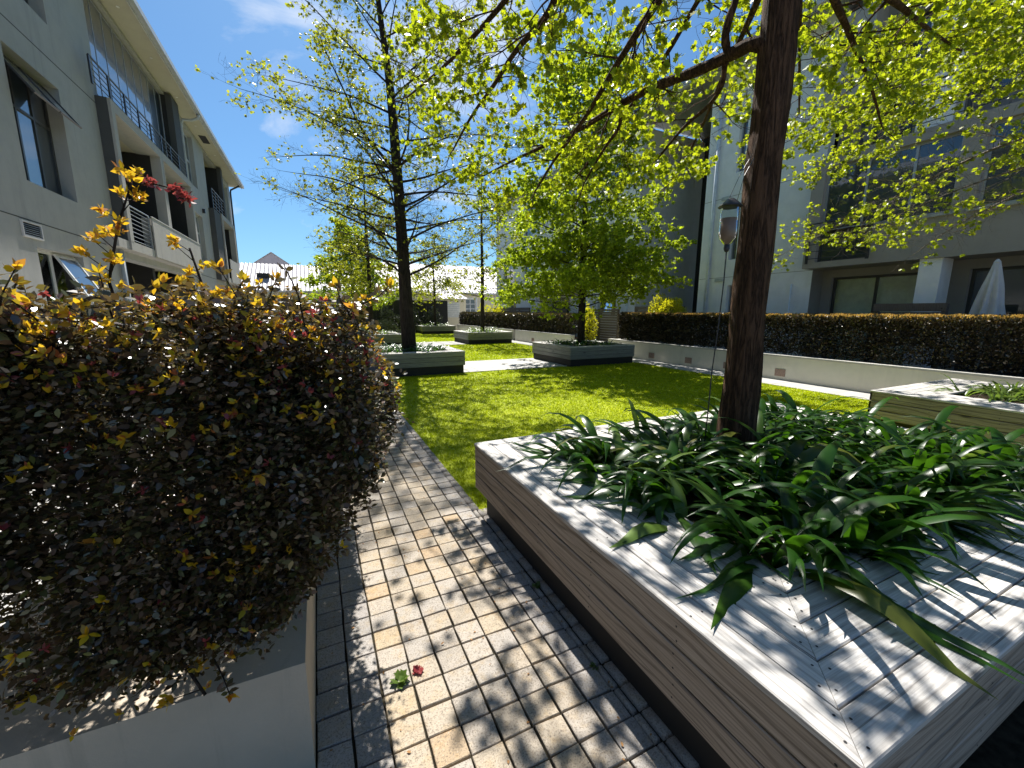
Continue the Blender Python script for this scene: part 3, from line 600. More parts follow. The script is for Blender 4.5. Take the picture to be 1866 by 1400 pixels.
window(B, 'x', -4.15, 5.0, 6.6, .9, 2.6, (.5,), (), .05, MT['wframe'], dep=-.05)
# top terrace behind frameless folding glass
gp = window(B, 'x', -4.10, 12.95, 18.28, 6.22, 8.5, tuple((k + 1) / 9 for k in range(8)), (), .02, MT['alu'], dep=-.03, name='glass_screen')
# projecting concrete frame with balconies
def frame_block(Y0, Y1, z0, z1, mull, xo=-3.75):
    f = MB(); w_ = .14
    for (a, b) in ((Y0, Y0 + .20), (Y1 - .24, Y1)) + tuple((q - .14, q + .15) for q in mull): f.box(-4.0, a, z0 + .2, xo, b, z1 - .22)
    f.box(-4.0, Y0, z1 - .22, xo, Y1, z1)
    o_ = f.build('balcony_frame', MT['frame_grey'], B)
    s_ = MB(); s_.box(-4.28, Y0 + .01, z0, xo - .004, Y1 - .01, z0 + .2); s_.build('balcony_slab', MT['frame_grey'], B)
    d_ = MB(); d_.box(-3.998, Y0 - .012, z0 + .2, xo - .05, Y0 - .002, z1 + .002); d_.build('side_panel', MT['panel_dark'], B)
    return o_
frame_block(12.72, 19.33, 2.98, 6.17, (16.01,))
MB().box(-4.0, 12.10, 2.98, -3.78, 12.70, 3.17).build('balcony_ledge', MT['frame_grey'], B)
MB().box(-3.95, 14.3, 3.02, -3.77, 15.86, 3.98).build('parapet', MT['frame_grey'], B); MB().box(-3.748, 14.3, 3.0, -3.72, 19.30, 4.0).build('parapet', MT['frame_grey'], B)
railing(B, 'x', -3.80, 12.95, 14.3, 3.17, 4.02, 8, 2, MT['alu'], .01)
railing(B, 'x', -3.82, 12.15, 19.1, 6.18, 6.72, 4, 9, MT['steel'], .012)
MB().box(-3.735, 14.25, 4.0, -3.71, 19.3, 4.02).build('parapet_cap', MT['render_lw'], B)
m = MB(); m.box(-4.0, 18.32, 6.2, -3.82, 19.1, 8.60); m.build('pier', MT['panel_dark'], B)
for y in (16.9, 18.0): MB().box(-4.9, y, 3.05, -4.8, y + .7, 5.4).build('balcony_door', MT['panel_dark'], B)
frame_block(24.7, 28.1, 2.98, 6.17, ()); MB().box(-3.748, 25.4, 3.0, -3.72, 28.08, 4.15).build('parapet', MT['frame_grey'], B)
railing(B, 'x', -3.85, 23.45, 26.1, 6.12, 7.0, 5, 5, MT['steel'], .014)
m = MB(); m.box(-4.0, 26.1, 6.18, -3.82, 26.5, 8.6); m.box(-4.0, 23.2, 3.0, -3.80, 24.6, 6.1); m.build('pier', MT['panel_dark'], B)
# downpipes
def pipe(parent, pts, r_, mat, name='downpipe'): return MB().tube(pts, r_, 10).build(name, mat, parent, True)
pipe(B, [(-3.93, 12.62, 0), (-3.93, 12.62, 2.96)], .05, MT['pipe'])
pipe(B, [(-3.36, 19.75, 8.66), (-3.40, 19.75, 8.50), (-3.60, 19.75, 8.40), (-3.85, 19.75, 8.38), (-3.93, 19.75, 8.25), (-3.93, 19.75, 0)], .045, MT['pipe'])
pipe(B, [(-3.40, 29.35, 8.66), (-3.9, 29.35, 8.35), (-3.93, 29.35, 8.2), (-3.93, 29.35, 0)], .045, MT['steel'])
c_ = MB(); c_.tube([(-3.96, 12.62, 2.0), (-3.96, 12.2, 1.98), (-3.97, 12.0, 1.85), (-3.97, 11.95, 1.6)], .012, 6); c_.build('cable', MT['black_p'], B)
for (y, z) in ((21.9, 5.62), (19.6, 3.1), (22.1, 2.3)): MB().box(-4.0, y, z, -3.9, y + .12, z + .16).build('wall_light', MT['black_p'], B)

# ================================================================== RIGHT BUILDING
C = thing('apartment_building', 'white and taupe apartment block with a projecting bay on the right side', 'building', (12.5, 6, 0))
wall_mb('x', 12.5, 7.05, 10.83, 0, 9.1, [(9.45, 9.72, 6.0, 7.5), (9.45, 9.72, 3.3, 4.5), (9.3, 9.65, 0, 2.48)], .25).build('wall', MT['white'], C)
for (a, b, c0, c1) in ((9.45, 9.72, 6.0, 7.5), (9.45, 9.72, 3.3, 4.5), (9.3, 9.65, 0, 2.48)): window(C, 'x', 12.62, a, b, c0, c1, (), (), .035, MT['alu'], dep=.05)
MB().box(12.75, 10.80, 0, 15.4, 10.83, 9.1).build('side_wall', MT['panel_dark'], C)
for z in (2.74, 5.3): MB().box(12.497, 7.06, z, 12.4985, 10.82, z + .014).build('render_joint', MT['taupe'], C)
for (y, z) in ((9.85, 5.24), (9.85, 2.62)): MB().box(12.47, y, z, 12.499, y + .3, z + .1).build('wall_vent', MT['pipe'], C)
pipe(C, [(12.44, 10.42, .2), (12.44, 10.42, 9.0)], .055, MT['pipe_w']); pipe(C, [(12.46, 7.55, .2), (12.46, 7.55, 2.4)], .02, MT['pipe_w'])
HB = [(4.25, 6.75, 3.66, 5.22), (5.6, 6.75, 2.90, 3.66), (.9, 3.9, 3.66, 5.22), (-3.4, .2, 3.66, 5.22)]
bay = wall_mb('x', 12.0, -4, 7.05, 2.75, 5.45, HB, .22)
bay.quad((12.0, 7.05, 2.75), (12.5, 7.05, 2.75), (12.5, 7.05, 5.45), (12.0, 7.05, 5.45)); bay.quad((12.0, -4, 2.75), (13.2, -4, 2.75), (13.2, 7.05, 2.75), (12.0, 7.05, 2.75)); bay.quad((12.0, -4, 5.45), (12.0, 7.05, 5.45), (13.3, 7.05, 5.45), (13.3, -4, 5.45))
bay.build('projecting_bay', MT['taupe'], C)
window(C, 'x', 12.12, 4.25, 6.75, 3.66, 5.22, (.3, .65), (), .05, MT['alu'], dep=.05, label='wide first floor window beside the white wall'); window(C, 'x', 12.12, .9, 3.9, 3.66, 5.22, (.33, .66), (), .05, MT['alu'], dep=.05); window(C, 'x', 12.12, -3.4, .2, 3.66, 5.22, (.33, .66), (), .05, MT['alu'], dep=.05)
window(C, 'x', 12.12, 5.6, 6.75, 2.90, 3.64, (.5,), (), .04, MT['bframe'], dep=.05)
MB().box(11.93, 4.15, 3.60, 12.0, 5.6, 3.65).build('window_sill', MT['alu'], C); MB().box(11.93, .8, 3.60, 12.0, 4.0, 3.65).build('window_sill', MT['alu'], C)
railing(C, 'x', 11.9, 5.55, 6.9, 2.86, 3.86, 5, 2, MT['steel'], .012)
# ground floor set back, with sliding doors, column
HG = [(4.82, 6.80, .25, 2.55), (.6, 4.1, .25, 2.55), (-3.6, .2, .25, 2.55)]
wall_mb('x', 13.0, -4, 7.05, 0, 2.75, HG, .2).build('wall', MT['taupe'], C)
MB().box(12.5, 7.04, 0, 13.0, 7.05, 2.75).build('side_wall', MT['taupe'], C)
window(C, 'x', 13.1, 4.82, 6.80, .25, 2.55, (.5,), (), .06, MT['bframe'], MT['glass_t'], dep=.05, back=MT['curtain'], name='sliding_door', label='sliding doors with pale blinds behind the hedge')
window(C, 'x', 13.1, .6, 4.1, .25, 2.55, (.33, .66), (), .06, MT['bframe'], dep=.05, name='sliding_door'); window(C, 'x', 13.1, -3.6, .2, .25, 2.55, (.33, .66), (), .06, MT['bframe'], dep=.05, name='sliding_door')
MB().box(12.05, 4.25, 0, 12.55, 4.62, 2.748).build('column', MT['white'], C); MB().box(12.05, .2, 0, 12.55, .55, 2.748).build('column', MT['white'], C)
# top floor
HT = [(5.2, 6.3, 5.6, 8.3), (3.1, 4.7, 6.1, 8.1), (-.2, 2.4, 6.1, 8.1), (-3.6, -1.0, 6.1, 8.1)]
wall_mb('x', 12.9, -4, 7.05, 5.45, 9.1, HT, .2).build('wall', MT['taupe'], C)
for h in HT: window(C, 'x', 13.0, *h, (.5,), (), .05, MT['bframe'], dep=.05)
MB().box(12.1, 4.5, 5.47, 12.5, 5.1, 8.9).build('column', MT['white'], C); MB().box(12.02, 6.1, 6.6, 12.5, 7.04, 8.6).build('balcony_screen', MT['frame_grey'], C)
railing(C, 'x', 12.1, -3.9, 6.1, 5.47, 6.4, 4, 12, MT['steel'], .012)
MB().box(11.6, -4.5, 9.1, 16, 14.3, 9.28).build('roof', MT['alu'], C); MB().box(11.6, -4.5, 8.98, 11.75, 14.3, 9.098).build('fascia', MT['render_lw'], C)
m = MB(); m.box(16, -4.5, 0, 16.2, 14.3, 9.1); m.box(13.4, -4, 0, 13.42, 10.8, 9.0); m.build('back_wall', MT['dark_in'], C)
D = thing('apartment_building', 'white apartment block beyond the dark stair recess, behind the bright green tree', 'building', (12.5, 21, 0))
wall_mb('x', 12.5, 14.13, 29.3, 0, 8.9, [(15.35, 16.7, 1.35, 2.42), (15.35, 16.7, 4.2, 5.4), (15.35, 16.7, 7.0, 8.2), (19, 21.5, 3.4, 5.4), (19, 21.5, 6.2, 8.2), (25.9, 27.0, 1.5, 2.5), (19.2, 21.3, .2, 2.4), (23, 24.8, 3.5, 5.4), (23, 24.8, 6.3, 8.2), (26.3, 28, 3.6, 5.3)], .25).build('wall', MT['white'], D)
MB().box(12.5, 14.10, 0, 16, 14.129, 8.9).build('end_wall', MT['white'], D)
m = MB(); m.box(13.2, 14.2, 0, 13.3, 29.2, 8.8); m.build('back_wall', MT['dark_in'], D); m = MB(); m.box(12.76, 29.2, 0, 16, 29.3, 8.9); m.build('end_wall', MT['white'], D)
w = window(D, 'x', 12.6, 15.35, 16.7, 1.35, 2.42, (.5,), (), .06, MT['wframe'], dep=.05, label='small white framed window with tilted sashes'); sash(w, 12.58, 15.4, 16.0, 2.38, .95, R(18), -1, MT['wframe'])
for h in ((15.35, 16.7, 4.2, 5.4), (15.35, 16.7, 7.0, 8.2), (19, 21.5, 3.4, 5.4), (19, 21.5, 6.2, 8.2), (25.9, 27.0, 1.5, 2.5), (19.2, 21.3, .2, 2.4), (23, 24.8, 3.5, 5.4), (23, 24.8, 6.3, 8.2), (26.3, 28, 3.6, 5.3)): window(D, 'x', 12.62, *h, (.5,), (), .06, MT['alu'], dep=.05)
MB().box(11.9, 14.3, 8.9, 16, 29.8, 9.05).build('roof', MT['alu'], D)
for (y, z) in ((14.5, 2.5), (17.4, 2.5)): pipe(D, [(12.44, y, .2), (12.44, y, z)], .03, MT['pipe_w'])
MB().box(12.2, 22.0, 0, 12.49, 22.25, 2.6).build('porch_post', MT['white'], D); MB().box(11.6, 18.9, 2.6, 12.49, 22.3, 2.75).build('porch_roof', MT['taupe'], D)

# ================================================================== COTTAGES BEYOND
def corr_roof(name, parent, x0, x1, y0, z0, y1, z1, mat, pitch=.30):
    """ribbed metal sheet roof: rises from (y0,z0) to (y1,z1); raised ribs every pitch"""
    V = []; F = []; n = int((x1 - x0) / pitch)
    for i in range(n):
        a = x0 + i * pitch
        for (dx, dz) in ((0, 0), (pitch * .7, 0), (pitch * .78, .05), (pitch * .92, .05)): V += [(a + dx, y0, z0 + dz), (a + dx, y1, z1 + dz)]
    V += [(x1, y0, z0), (x1, y1, z1)]; k = len(V) // 2
    for i in range(k - 1): F.append((2 * i, 2 * i + 2, 2 * i + 3, 2 * i + 1))
    return np_mesh(name, V, F, mat, parent)
def cottage(x0, x1, y0, ze, y1, zr, label, wins=(), gable=None):
    t = thing('cottage', label, 'house', ((x0 + x1) / 2, y0, 0), 'cream cottages beyond the courtyard')
    wall_mb('y', y0, x0, x1, 0, ze, list(wins), .2).build('wall', MT['cream'], t)
    MB().box(x0 + .05, y0 + .6, 0, x1 - .05, y1 * 2 - y0, ze - .02).build('back_wall', MT['cream'], t)
    corr_roof('roof', t, x0 - .25, x1 + .25, y0 - .35, ze, y1, zr, MT['roof']); corr_roof('roof', t, x0 - .25, x1 + .25, 2 * y1 - y0, ze, y1, zr, MT['roof'])
    m = MB(); m.poly([(x0, y0, ze), (x0, 2 * y1 - y0, ze), (x0, y1, zr - .1)]); m.poly([(x1, y0, ze), (x1, y1, zr - .1), (x1, 2 * y1 - y0, ze)]); m.build('gable', MT['cream'], t)
    MB().box(x0 - .25, y0 - .45, ze - .1, x1 + .25, y0 - .34, ze + .03).build('gutter', MT['render_lw'], t)
    for w in wins: 
        window(t, 'y', y0 + .05, *w, tuple((k + 1) / 3 for k in range(2)), (.25, .5, .75) if w[3] - w[2] > 1.2 else (.5,), .06, MT['wframe'], dep=.05)
        m = MB(); m.box(w[0] - .16, y0 - .03, w[2] - .1, w[0] - .003, y0 - .002, w[3] + .12); m.box(w[1] + .003, y0 - .03, w[2] - .1, w[1] + .16, y0 - .002, w[3] + .12); m.box(w[0] - .003, y0 - .03, w[3] + .003, w[1] + .003, y0 - .002, w[3] + .12); m.build('window_surround', MT['wframe'], t)
    return t
c1 = cottage(-12, 3.9, 38, 3.15, 42, 5.55, 'cottage with a long pale metal roof beside the end of the grey apartment building', [(-2.5, -1.2, .9, 2.3)])
m = MB(); m.box(-4.1, 37.9 + 1.4, 4.28, -3.2, 39.9, 4.58); m.build('skylight', MT['dark_in'], c1)
c2 = cottage(-7.2, .4, 48, 3.2, 51, 6.2, 'cottage whose pale gable rises behind the long metal roof')
m = MB(); m.poly([(-5.4, 46.9, 5.75), (-1.6, 46.9, 5.75), (-3.5, 46.9, 7.05)]); m.build('gable', MT['roof'], c2)
m = MB(); m.poly([(-5.55, 46.8, 5.7), (-3.5, 46.8, 7.15), (-3.5, 50.5, 7.15), (-5.55, 50.5, 5.7)]); m.poly([(-1.45, 46.8, 5.7), (-1.45, 50.5, 5.7), (-3.5, 50.5, 7.15), (-3.5, 46.8, 7.15)]); m.build('dormer_roof', MT['roof'], c2)
c3 = cottage(4.6, 22.5, 38, 3.3, 43, 6.3, 'cream cottage with white small-paned windows behind the far clipped hedge', [(12.4, 14.0, .9, 2.75), (16.1, 17.3, 1.3, 2.65), (19.4, 20.6, 1.3, 2.65)])
t = thing('garden_shed', 'cream shed with a white louvred vent right of the black fence', 'shed', (10.3, 33, 0))
MB().box(9.5, 33.0, 0, 11.3, 35.5, 2.6).build('wall', MT['cream'], t); vf = MB().box(9.62, 32.95, 1.1, 10.75, 32.999, 2.3).build('louvre_frame', MT['wframe'], t)
for k in range(7): MB().box(9.70, 32.935, 1.2 + k * .155, 10.67, 32.949, 1.23 + k * .155).build('slat', MT['pipe'], vf)
corr_roof('roof', t, 9.3, 11.5, 32.8, 2.6, 35.6, 3.2, MT['roof'])

# ================================================================== FENCES, WALLS
t = thing('panel_fence', 'tall black boarded fence closing the far end of the courtyard', 'fence', (4, 32, 0))
for k in range(24):
    x = -.6 + k * .418; MB().box(x, 32 + (.02 if k % 2 else 0), 0, x + .410, 32.05, 2.42 + rr.uniform(-.004, .004)).build('panel', MT['black'], t)
for k in range(6): MB().box(-.6 + k * 1.99, 32.052, 0, -.5 + k * 1.99, 32.15, 2.36).build('post', MT['black'], t)
def slat_fence(axis, c, u0, u1, z0, z1, n, label, dep=.02, group=None):
    loc = (c, (u0 + u1) / 2, 0) if axis == 'x' else ((u0 + u1) / 2, c, 0)
    t = thing('slatted_fence', label, 'fence', loc, group); h = (z1 - z0) / n
    for k in range(n):
        q = MB(); a = rr.uniform(-.004, .004); pbox(q, axis, c + a, c + a + dep, u0, u1, z0 + k * h + .006, z0 + (k + 1) * h - .008); q.build('slat', MT['fence_w'], t)
    m = max(2, int((u1 - u0) / 1.2) + 1)
    for k in range(m): u = u0 + .04 + (u1 - u0 - .08) * k / (m - 1); q = MB(); pbox(q, axis, c + dep + .006, c + dep + .08, u - .04, u + .04, 0, z1 - .02); q.build('post', MT['fence_w'], t)
    return t
slat_fence('x', 11.2, 13.6, 16.2, .25, 1.72, 14, 'slatted timber screen between the two clipped hedges')
slat_fence('x', 11.9, 10.9, 13.4, .3, 1.82, 10, 'low dark slatted fence behind the lime shrub')
slat_fence('x', 11.6, 18.2, 21.4, .3, 1.75, 10, 'distant dark slatted fence above the middle clipped hedge')
slat_fence('x', 12.0, 23.0, 28.8, .3, 1.85, 9, 'farthest dark slatted fence before the white apartment block')
slat_fence('x', 11.3, 3.80, 5.0, .9, 1.80, 5, 'slatted timber panel standing behind the near hedge in front of the sliding doors')
def low_wall(y0, y1, label, vents=()):
    t = thing('garden_wall', label, 'wall', (9.95, (y0 + y1) / 2, 0), 'low cream walls along the right footpath')
    MB().box(9.9, y0, 0, 10.06, y1, .56).build('wall', MT['wall_cream'], t); MB().box(9.885, y0 - .01, .562, 10.075, y1 + .01, .60).build('coping', MT['concrete'], t)
    MB().box(10.06, y1 - .16, 0, 11.2, y1, .58).build('return_wall', MT['wall_cream'], t); MB().box(10.08, y0 + .05, .2, 11.2, y1 - .17, .42).build('soil', MT['soil'], t)
    for y in vents:
        f = MB().box(9.885, y, .10, 9.899, y + .24, .27).build('airbrick', MT['brick'], t)
    return t
low_wall(-2, 12.5, 'long low cream wall under the near clipped hedge', (3.45, 5.9, 7.3, 8.6, 10.1))
low_wall(15.0, 20.6, 'low cream wall under the middle clipped hedge', (16.5, 18.4))
low_wall(20.9, 31, 'low cream wall under the farthest clipped hedge', (24,))
t = thing('garden_wall', 'distant low pale wall at the foot of the black fence', 'wall', (4, 30.9, 0)); MB().box(-.5, 31.3, 0, 9.0, 31.5, .55).build('wall', MT['wall_cream'], t)

# ================================================================== HEDGES
def pn(P, s, seed=0):
    r_ = np.random.default_rng(seed + 99); o = np.zeros(len(P))
    for k in range(7):
        d = r_.normal(0, 1, 3); d /= np.linalg.norm(d); f = s * (1 + .7 * k * r_.random()); o += np.sin(P @ d * f + r_.random() * 6.28) / (1 + .35 * k)
    return o / 2.5
def shell_points(n, x0, x1, y0, y1, z0, z1, rough, ns, depth, seed=0, faces=(1, 1, 1, 1, 1)):
    """points near the faces of a clipped box hedge; returns P and outward normals. faces: -x,+x,-y,+y,top"""
    lx, ly, lz = x1 - x0, y1 - y0, z1 - z0; A = np.array([ly * lz, ly * lz, lx * lz, lx * lz, lx * ly]) * np.array(faces, float); fi = rng.choice(5, n, p=A / A.sum())
    q = rng.random((n, 3)); P = np.c_[x0 + q[:, 0] * lx, y0 + q[:, 1] * ly, z0 + q[:, 2] * lz]; Nn = np.zeros((n, 3))
    for k, (ax, v, s) in enumerate(((0, x0, -1), (0, x1, 1), (1, y0, -1), (1, y1, 1), (2, z1, 1))): w = fi == k; P[w, ax] = v; Nn[w, ax] = s
    P = P + Nn * (pn(P, ns, seed) * rough)[:, None] - Nn * (rng.exponential(depth, n))[:, None]
    return P, Nn
def clipped_hedge(y0, y1, label, n, tip, seed, z1=1.50):
    t = thing('hedge', label, 'hedge', (10.6, (y0 + y1) / 2, .4), 'clipped hedges along the right-hand walls')
    P, Nn = shell_points(n, 10.12, 10.95, y0, y1, .62, z1, .045, 7, .05, seed, (1.6, .3, .7, .7, 1.3))
    q_ = int(len(P) * .3); P[:q_] -= Nn[:q_] * rng.random((q_, 1)) * .25
    D = Nn * .8 + rng.normal(0, .5, P.shape); D[:, 2] += .35; d = np.maximum(1, np.linalg.norm(P, axis=1) / 9)
    leaves('foliage', P, D, .042 * d, MT['hedge2'], t, LEAF_RH if y0 > 14 else LEAF_OV, .3, 'stuff', .35)
    nt_ = int(n * tip); P, Nn = shell_points(nt_, 10.15, 10.9, y0, y1, z1 - .07, z1 + .02, .03, 8, .015, seed, (.9, .1, .1, .1, 3)); D = rng.normal(0, .4, P.shape) + [0, 0, .8]
    leaves('new_leaves', P, D, .04, MT['hedge2y'], t, LEAF_OV, .3, 'stuff', .2)
    st = MB()
    for k in range(int((y1 - y0) * 5)):
        yy = y0 + .1 + rr.random() * (y1 - y0 - .2); xx = rr.uniform(10.2, 10.8); st.tube([(xx, yy, .4), (xx + rr.uniform(-.1, .1), yy + rr.uniform(-.1, .1), .85), (xx + rr.uniform(-.2, .2), yy + rr.uniform(-.2, .2), 1.35)], [.009, .007, .004], 4, False)
    st.build('stems', MT['bark2'], t, kind='stuff')
    return t
clipped_hedge(-1.5, 12.2, 'long bronze clipped hedge on the near cream wall before the white building', 95000, .34, 1, 1.51)
clipped_hedge(15.2, 20.5, 'middle clipped hedge beyond the slatted screen', 14000, .15, 2, 1.46)
clipped_hedge(20.8, 31, 'farthest clipped hedge in front of the cream cottage', 18000, .15, 3, 1.44)

# the purple hedge in the foreground, in its rendered bed
t = thing('raised_bed', 'rendered raised bed with pale coping under the purple hedge in the left foreground', 'raised bed', (-.6, 4, 0))
m = MB(); m.box(-.30, 1.381, -.03, -.118, 9.5, .43); m.box(-1.15, 1.381, -.03, -.97, 9.5, .43); m.box(-.97, 1.381, -.03, -.30, 1.68, .43); m.box(-.97, 9.3, -.03, -.30, 9.5, .43); m.build('wall', MT['bed_wall'], t)
MB().box(-.97, 1.68, .1, -.30, 9.3, .39).build('soil', MT['soil'], t)
t = thing('hedge', 'large unclipped purple and green hedge filling the left foreground with golden young tips', 'hedge', (-.55, 3.5, .39), None)
def bush_surface(n, seed):
    """points on a vase-shaped hedge body; narrow at the foot, wide shoulder"""
    a = rng.random(n) * 2 * math.pi; yy = 1.28 + rng.random(n) ** 1.7 * 5.6
    th = rng.random(n) * math.pi * 1.5 - .75 * math.pi           # around the cross section: 0 = top
    # cross section half width by height
    ct, st_ = np.cos(th), np.sin(th); zc = 1.12; hz = np.where(ct > 0, .42 + .03 * np.minimum(yy - 1.28, 2), .54); z = zc + hz * np.sign(ct) * np.abs(ct) ** .75
    hw = np.where(z > 1.1, .70, .70 - .50 * np.clip((1.1 - z) / .65, 0, 1)); x = -.47 + hw * np.sign(st_) * np.abs(st_) ** .6
    # round the near end; low swells and dips along the top
    z = z + np.where(ct > 0, ct, 0) * (.035 * np.sin(x * 9 + yy * 2.1) + .05 * np.sin(yy * 3.3 + 1.0 + x * 4) + .02 * np.sin(x * 23 + yy * 11)); x = x + st_ * .05 * np.sin(yy * 3.9 + z * 5)
    e = np.clip((yy - 1.28) / .5, 0, 1); f = np.sqrt(1 - (1 - e) ** 2 * .75); x = -.47 + (x + .47) * f
    P = np.c_[x, yy, z]; Nn = np.c_[st_, np.zeros(n), ct]; w = rng.random(n) < .16
    k = int(w.sum()); q = rng.random((k, 2)); zz = .52 + q[:, 0] * 1.12; hh = np.where(zz > 1.1, .62, .62 - .42 * np.clip((1.1 - zz) / .6, 0, 1)); P[w] = np.c_[-.47 + (q[:, 1] * 2 - 1) * hh, np.full(k, 1.30) - .08 * np.sin(q[:, 0] * 3), zz]; Nn[w] = [0, -1, .1]
    return P, unit(Nn)
P, Nn = bush_surface(125000, 1)
P = P + Nn * (pn(P, 5.5, 4) * .07 + pn(P, 16, 5) * .045)[:, None] - Nn * (rng.exponential(.09, len(P)))[:, None]
w = ((P[:, 2] > .52 + .16 * np.clip((1.75 - P[:, 1]) / .4, 0, 1) * rng.random(len(P)) ** .3) & ~((P[:, 0] < -.62) & (P[:, 2] < .95) & (rng.random(len(P)) < .85))); P = P[w]; Nn = Nn[w]
w = (rng.random(len(P)) < .16) & (P[:, 2] > .85); P[w] += Nn[w] * rng.random((int(w.sum()), 1)) ** 1.5 * .06
w = pn(P, 15, 31) + .5 * pn(P, 34, 32) > -.42 - .5 * rng.random(len(P)); P = P[w]; Nn = Nn[w]
# whorls: each point becomes a small rosette of leaves
k_ = 3; PP = np.repeat(P, k_, 0) + rng.normal(0, .012, (len(P) * k_, 3)); NN = np.repeat(unit(Nn + rng.normal(0, .5, Nn.shape) + [0, 0, .35]), k_, 0)
DD = NN * .6 + rng.normal(0, .75, NN.shape); DD[:, 2] *= .45
sz = (.0155 + .017 * rng.random(len(PP)) ** 1.5) * np.clip(.85 + np.repeat(P[:, 1], k_) * .07, .9, 1.5)
leaves('foliage', PP, DD, sz, MT['hedge'], t, LEAF_OV, .25, 'stuff', .60)
# new growth: whorls of golden leaves on short shoots over the top
P2, N2 = bush_surface(6000, 2); P2 = P2 + N2 * (pn(P2, 5.5, 4) * .07 + pn(P2, 16, 5) * .045 + .02)[:, None]
w = rng.random(len(P2)) < np.clip((P2[:, 2] - 1.2) * 2.2, .03, 1); P2 = P2[w]; k_ = 5; PP = np.repeat(P2, k_, 0); DD = rng.normal(0, .7, PP.shape) + [0, 0, .75]
leaves('new_leaves', PP, DD, .012 + .012 * rng.random(len(PP)), MT['young'], t, LEAF_OV, .2, 'stuff', .15)
P2, N2 = bush_surface(3200, 3); P2 = P2 + N2 * (pn(P2, 5.5, 4) * .07 + .01)[:, None]; w = rng.random(len(P2)) < np.clip((P2[:, 2] - 1.1) * 1.5, .02, 1); P2 = P2[w]; PP = np.repeat(P2, 5, 0); DD = rng.normal(0, .7, PP.shape) + [0, 0, .5]
leaves('red_leaves', PP, DD, .017, MT['redleaf'], t, LEAF_OV, .2, 'stuff', .2)
# upright sprigs break the outline of the hedge
P3, N3 = bush_surface(1500, 6); w = (N3[:, 2] > -.2) & (rng.random(1500) < .5); P3, N3 = P3[w], N3[w]; sp = MB(); SP = []; SD = []; YP = []; YD = []
for p, n_ in zip(P3, N3):
    ln_ = rng.uniform(.05, .12) + .14 * rng.random() ** 3; d = unit(n_ * .5 + rng.normal(0, .35, 3) + [0, 0, .8]); q0 = p - n_ * .05; q1 = q0 + d * ln_; sp.tube([tuple(q0), tuple((q0 + q1) / 2 + rng.normal(0, .006, 3)), tuple(q1)], [.0028, .002, .0012], 4, False)
    for f in (.35, .5, .65, .8, .92):
        for _ in range(3): SP.append(q0 + (q1 - q0) * f); SD.append(rng.normal(0, .8, 3) + d * .5)
    if rng.random() < .6:
        for _ in range(6): YP.append(q1); YD.append(rng.normal(0, .7, 3) + d)
sp.build('sprigs', MT['bark2'], t, kind='stuff'); leaves('sprig_leaves', np.array(SP), np.array(SD), .018 + .012 * rng.random(len(SP)), MT['hedge'], t, LEAF_OV, .3, 'stuff', .5)
leaves('sprig_tips', np.array(YP), np.array(YD), .020 + .012 * rng.random(len(YP)), MT['young'], t, LEAF_OV, .3, 'stuff', .3)
st = MB()
for q in range(420):
    x0, y0 = rr.uniform(-.8, -.35), rr.uniform(1.75, 6.2); az = rr.uniform(0, 6.28); s_ = rr.uniform(.15, .55)
    p1 = (x0 + math.cos(az) * s_ * .3, y0 + math.sin(az) * s_ * .3, .8); p2 = (x0 + math.cos(az) * s_ * .8, y0 + math.sin(az) * s_ * .7, 1.15 + rr.uniform(-.1, .1)); p3 = (x0 + math.cos(az) * s_ * 1.15, y0 + math.sin(az) * s_, 1.35 + rr.uniform(-.2, .2))
    st.tube([(x0, y0, .38), p1, p2, p3], [.008, .006, .004, .002], 4, False)
st.build('stems', MT['bark2'], t, kind='stuff')
def shoot(pts, nwh, size, label):
    s_ = MB().tube(pts, [.006, .005, .004, .0025][:len(pts)] if len(pts) <= 4 else [.006 - .0007 * k for k in range(len(pts))], 6); so = s_.build('shoot', MT['bark2'], t, True); so['label'] = label
    Pn = []; Dn = []; pts = [Vector(p) for p in pts]
    for q in range(nwh):
        f = (q + .6) / nwh * (len(pts) - 1); i = min(int(f), len(pts) - 2); p = pts[i].lerp(pts[i + 1], f - i)
        br = Vector((rr.uniform(-1, 1), rr.uniform(-1, 1), .5)).normalized() * rr.uniform(.01, .09)
        if br.length > .03: MB().tube([tuple(p), tuple(p + br)], [.002, .0012], 4).build('side_shoot', MT['bark2'], t)
        for _ in range(17): Pn.append(tuple(p + br)); Dn.append((br.x * 6 + rr.uniform(-1, 1), br.y * 6 + rr.uniform(-1, 1), rr.uniform(-.2, 1.2)))
    leaves('shoot_leaves', np.array(Pn) + rng.normal(0, .007, (len(Pn), 3)), np.array(Dn), size * (.28 + .42 * rng.random(len(Pn))), MT['young'], t, LEAF_OV, .25, None, .2)
    return so
shoot([(-.62, 1.95, 1.45), (-.66, 1.97, 1.70), (-.62, 2.0, 1.90), (-.56, 2.0, 2.06)], 22, .050, 'tallest golden shoot above the hedge')
sh = [(-.57, 2.0, 2.03), (-.52, 2.02, 2.06), (-.45, 2.03, 2.05), (-.42, 2.03, 2.02)]
MB().tube(sh, [.004, .0035, .003, .002], 5).build('shoot', MT['bark2'], t, True)
leaves('shoot_leaves', np.array([Vector(sh[1 + (i % 3)]) + Vector((rr.uniform(-.02, .02), rr.uniform(-.02, .02), rr.uniform(-.015, .015))) for i in range(110)]), rng.normal(0, 1, (110, 3)) + [1, 0, 0], .022, MT['redleaf'], t, LEAF_OV, .3, None, .3)
shoot([(-.42, 2.05, 1.5), (-.40, 2.05, 1.68), (-.43, 2.05, 1.84)], 9, .045, 'second golden shoot in front of the balconies')
shoot([(-.86, 1.62, 1.45), (-.85, 1.62, 1.62), (-.84, 1.6, 1.74)], 6, .045, 'golden shoot at the left edge of the hedge')
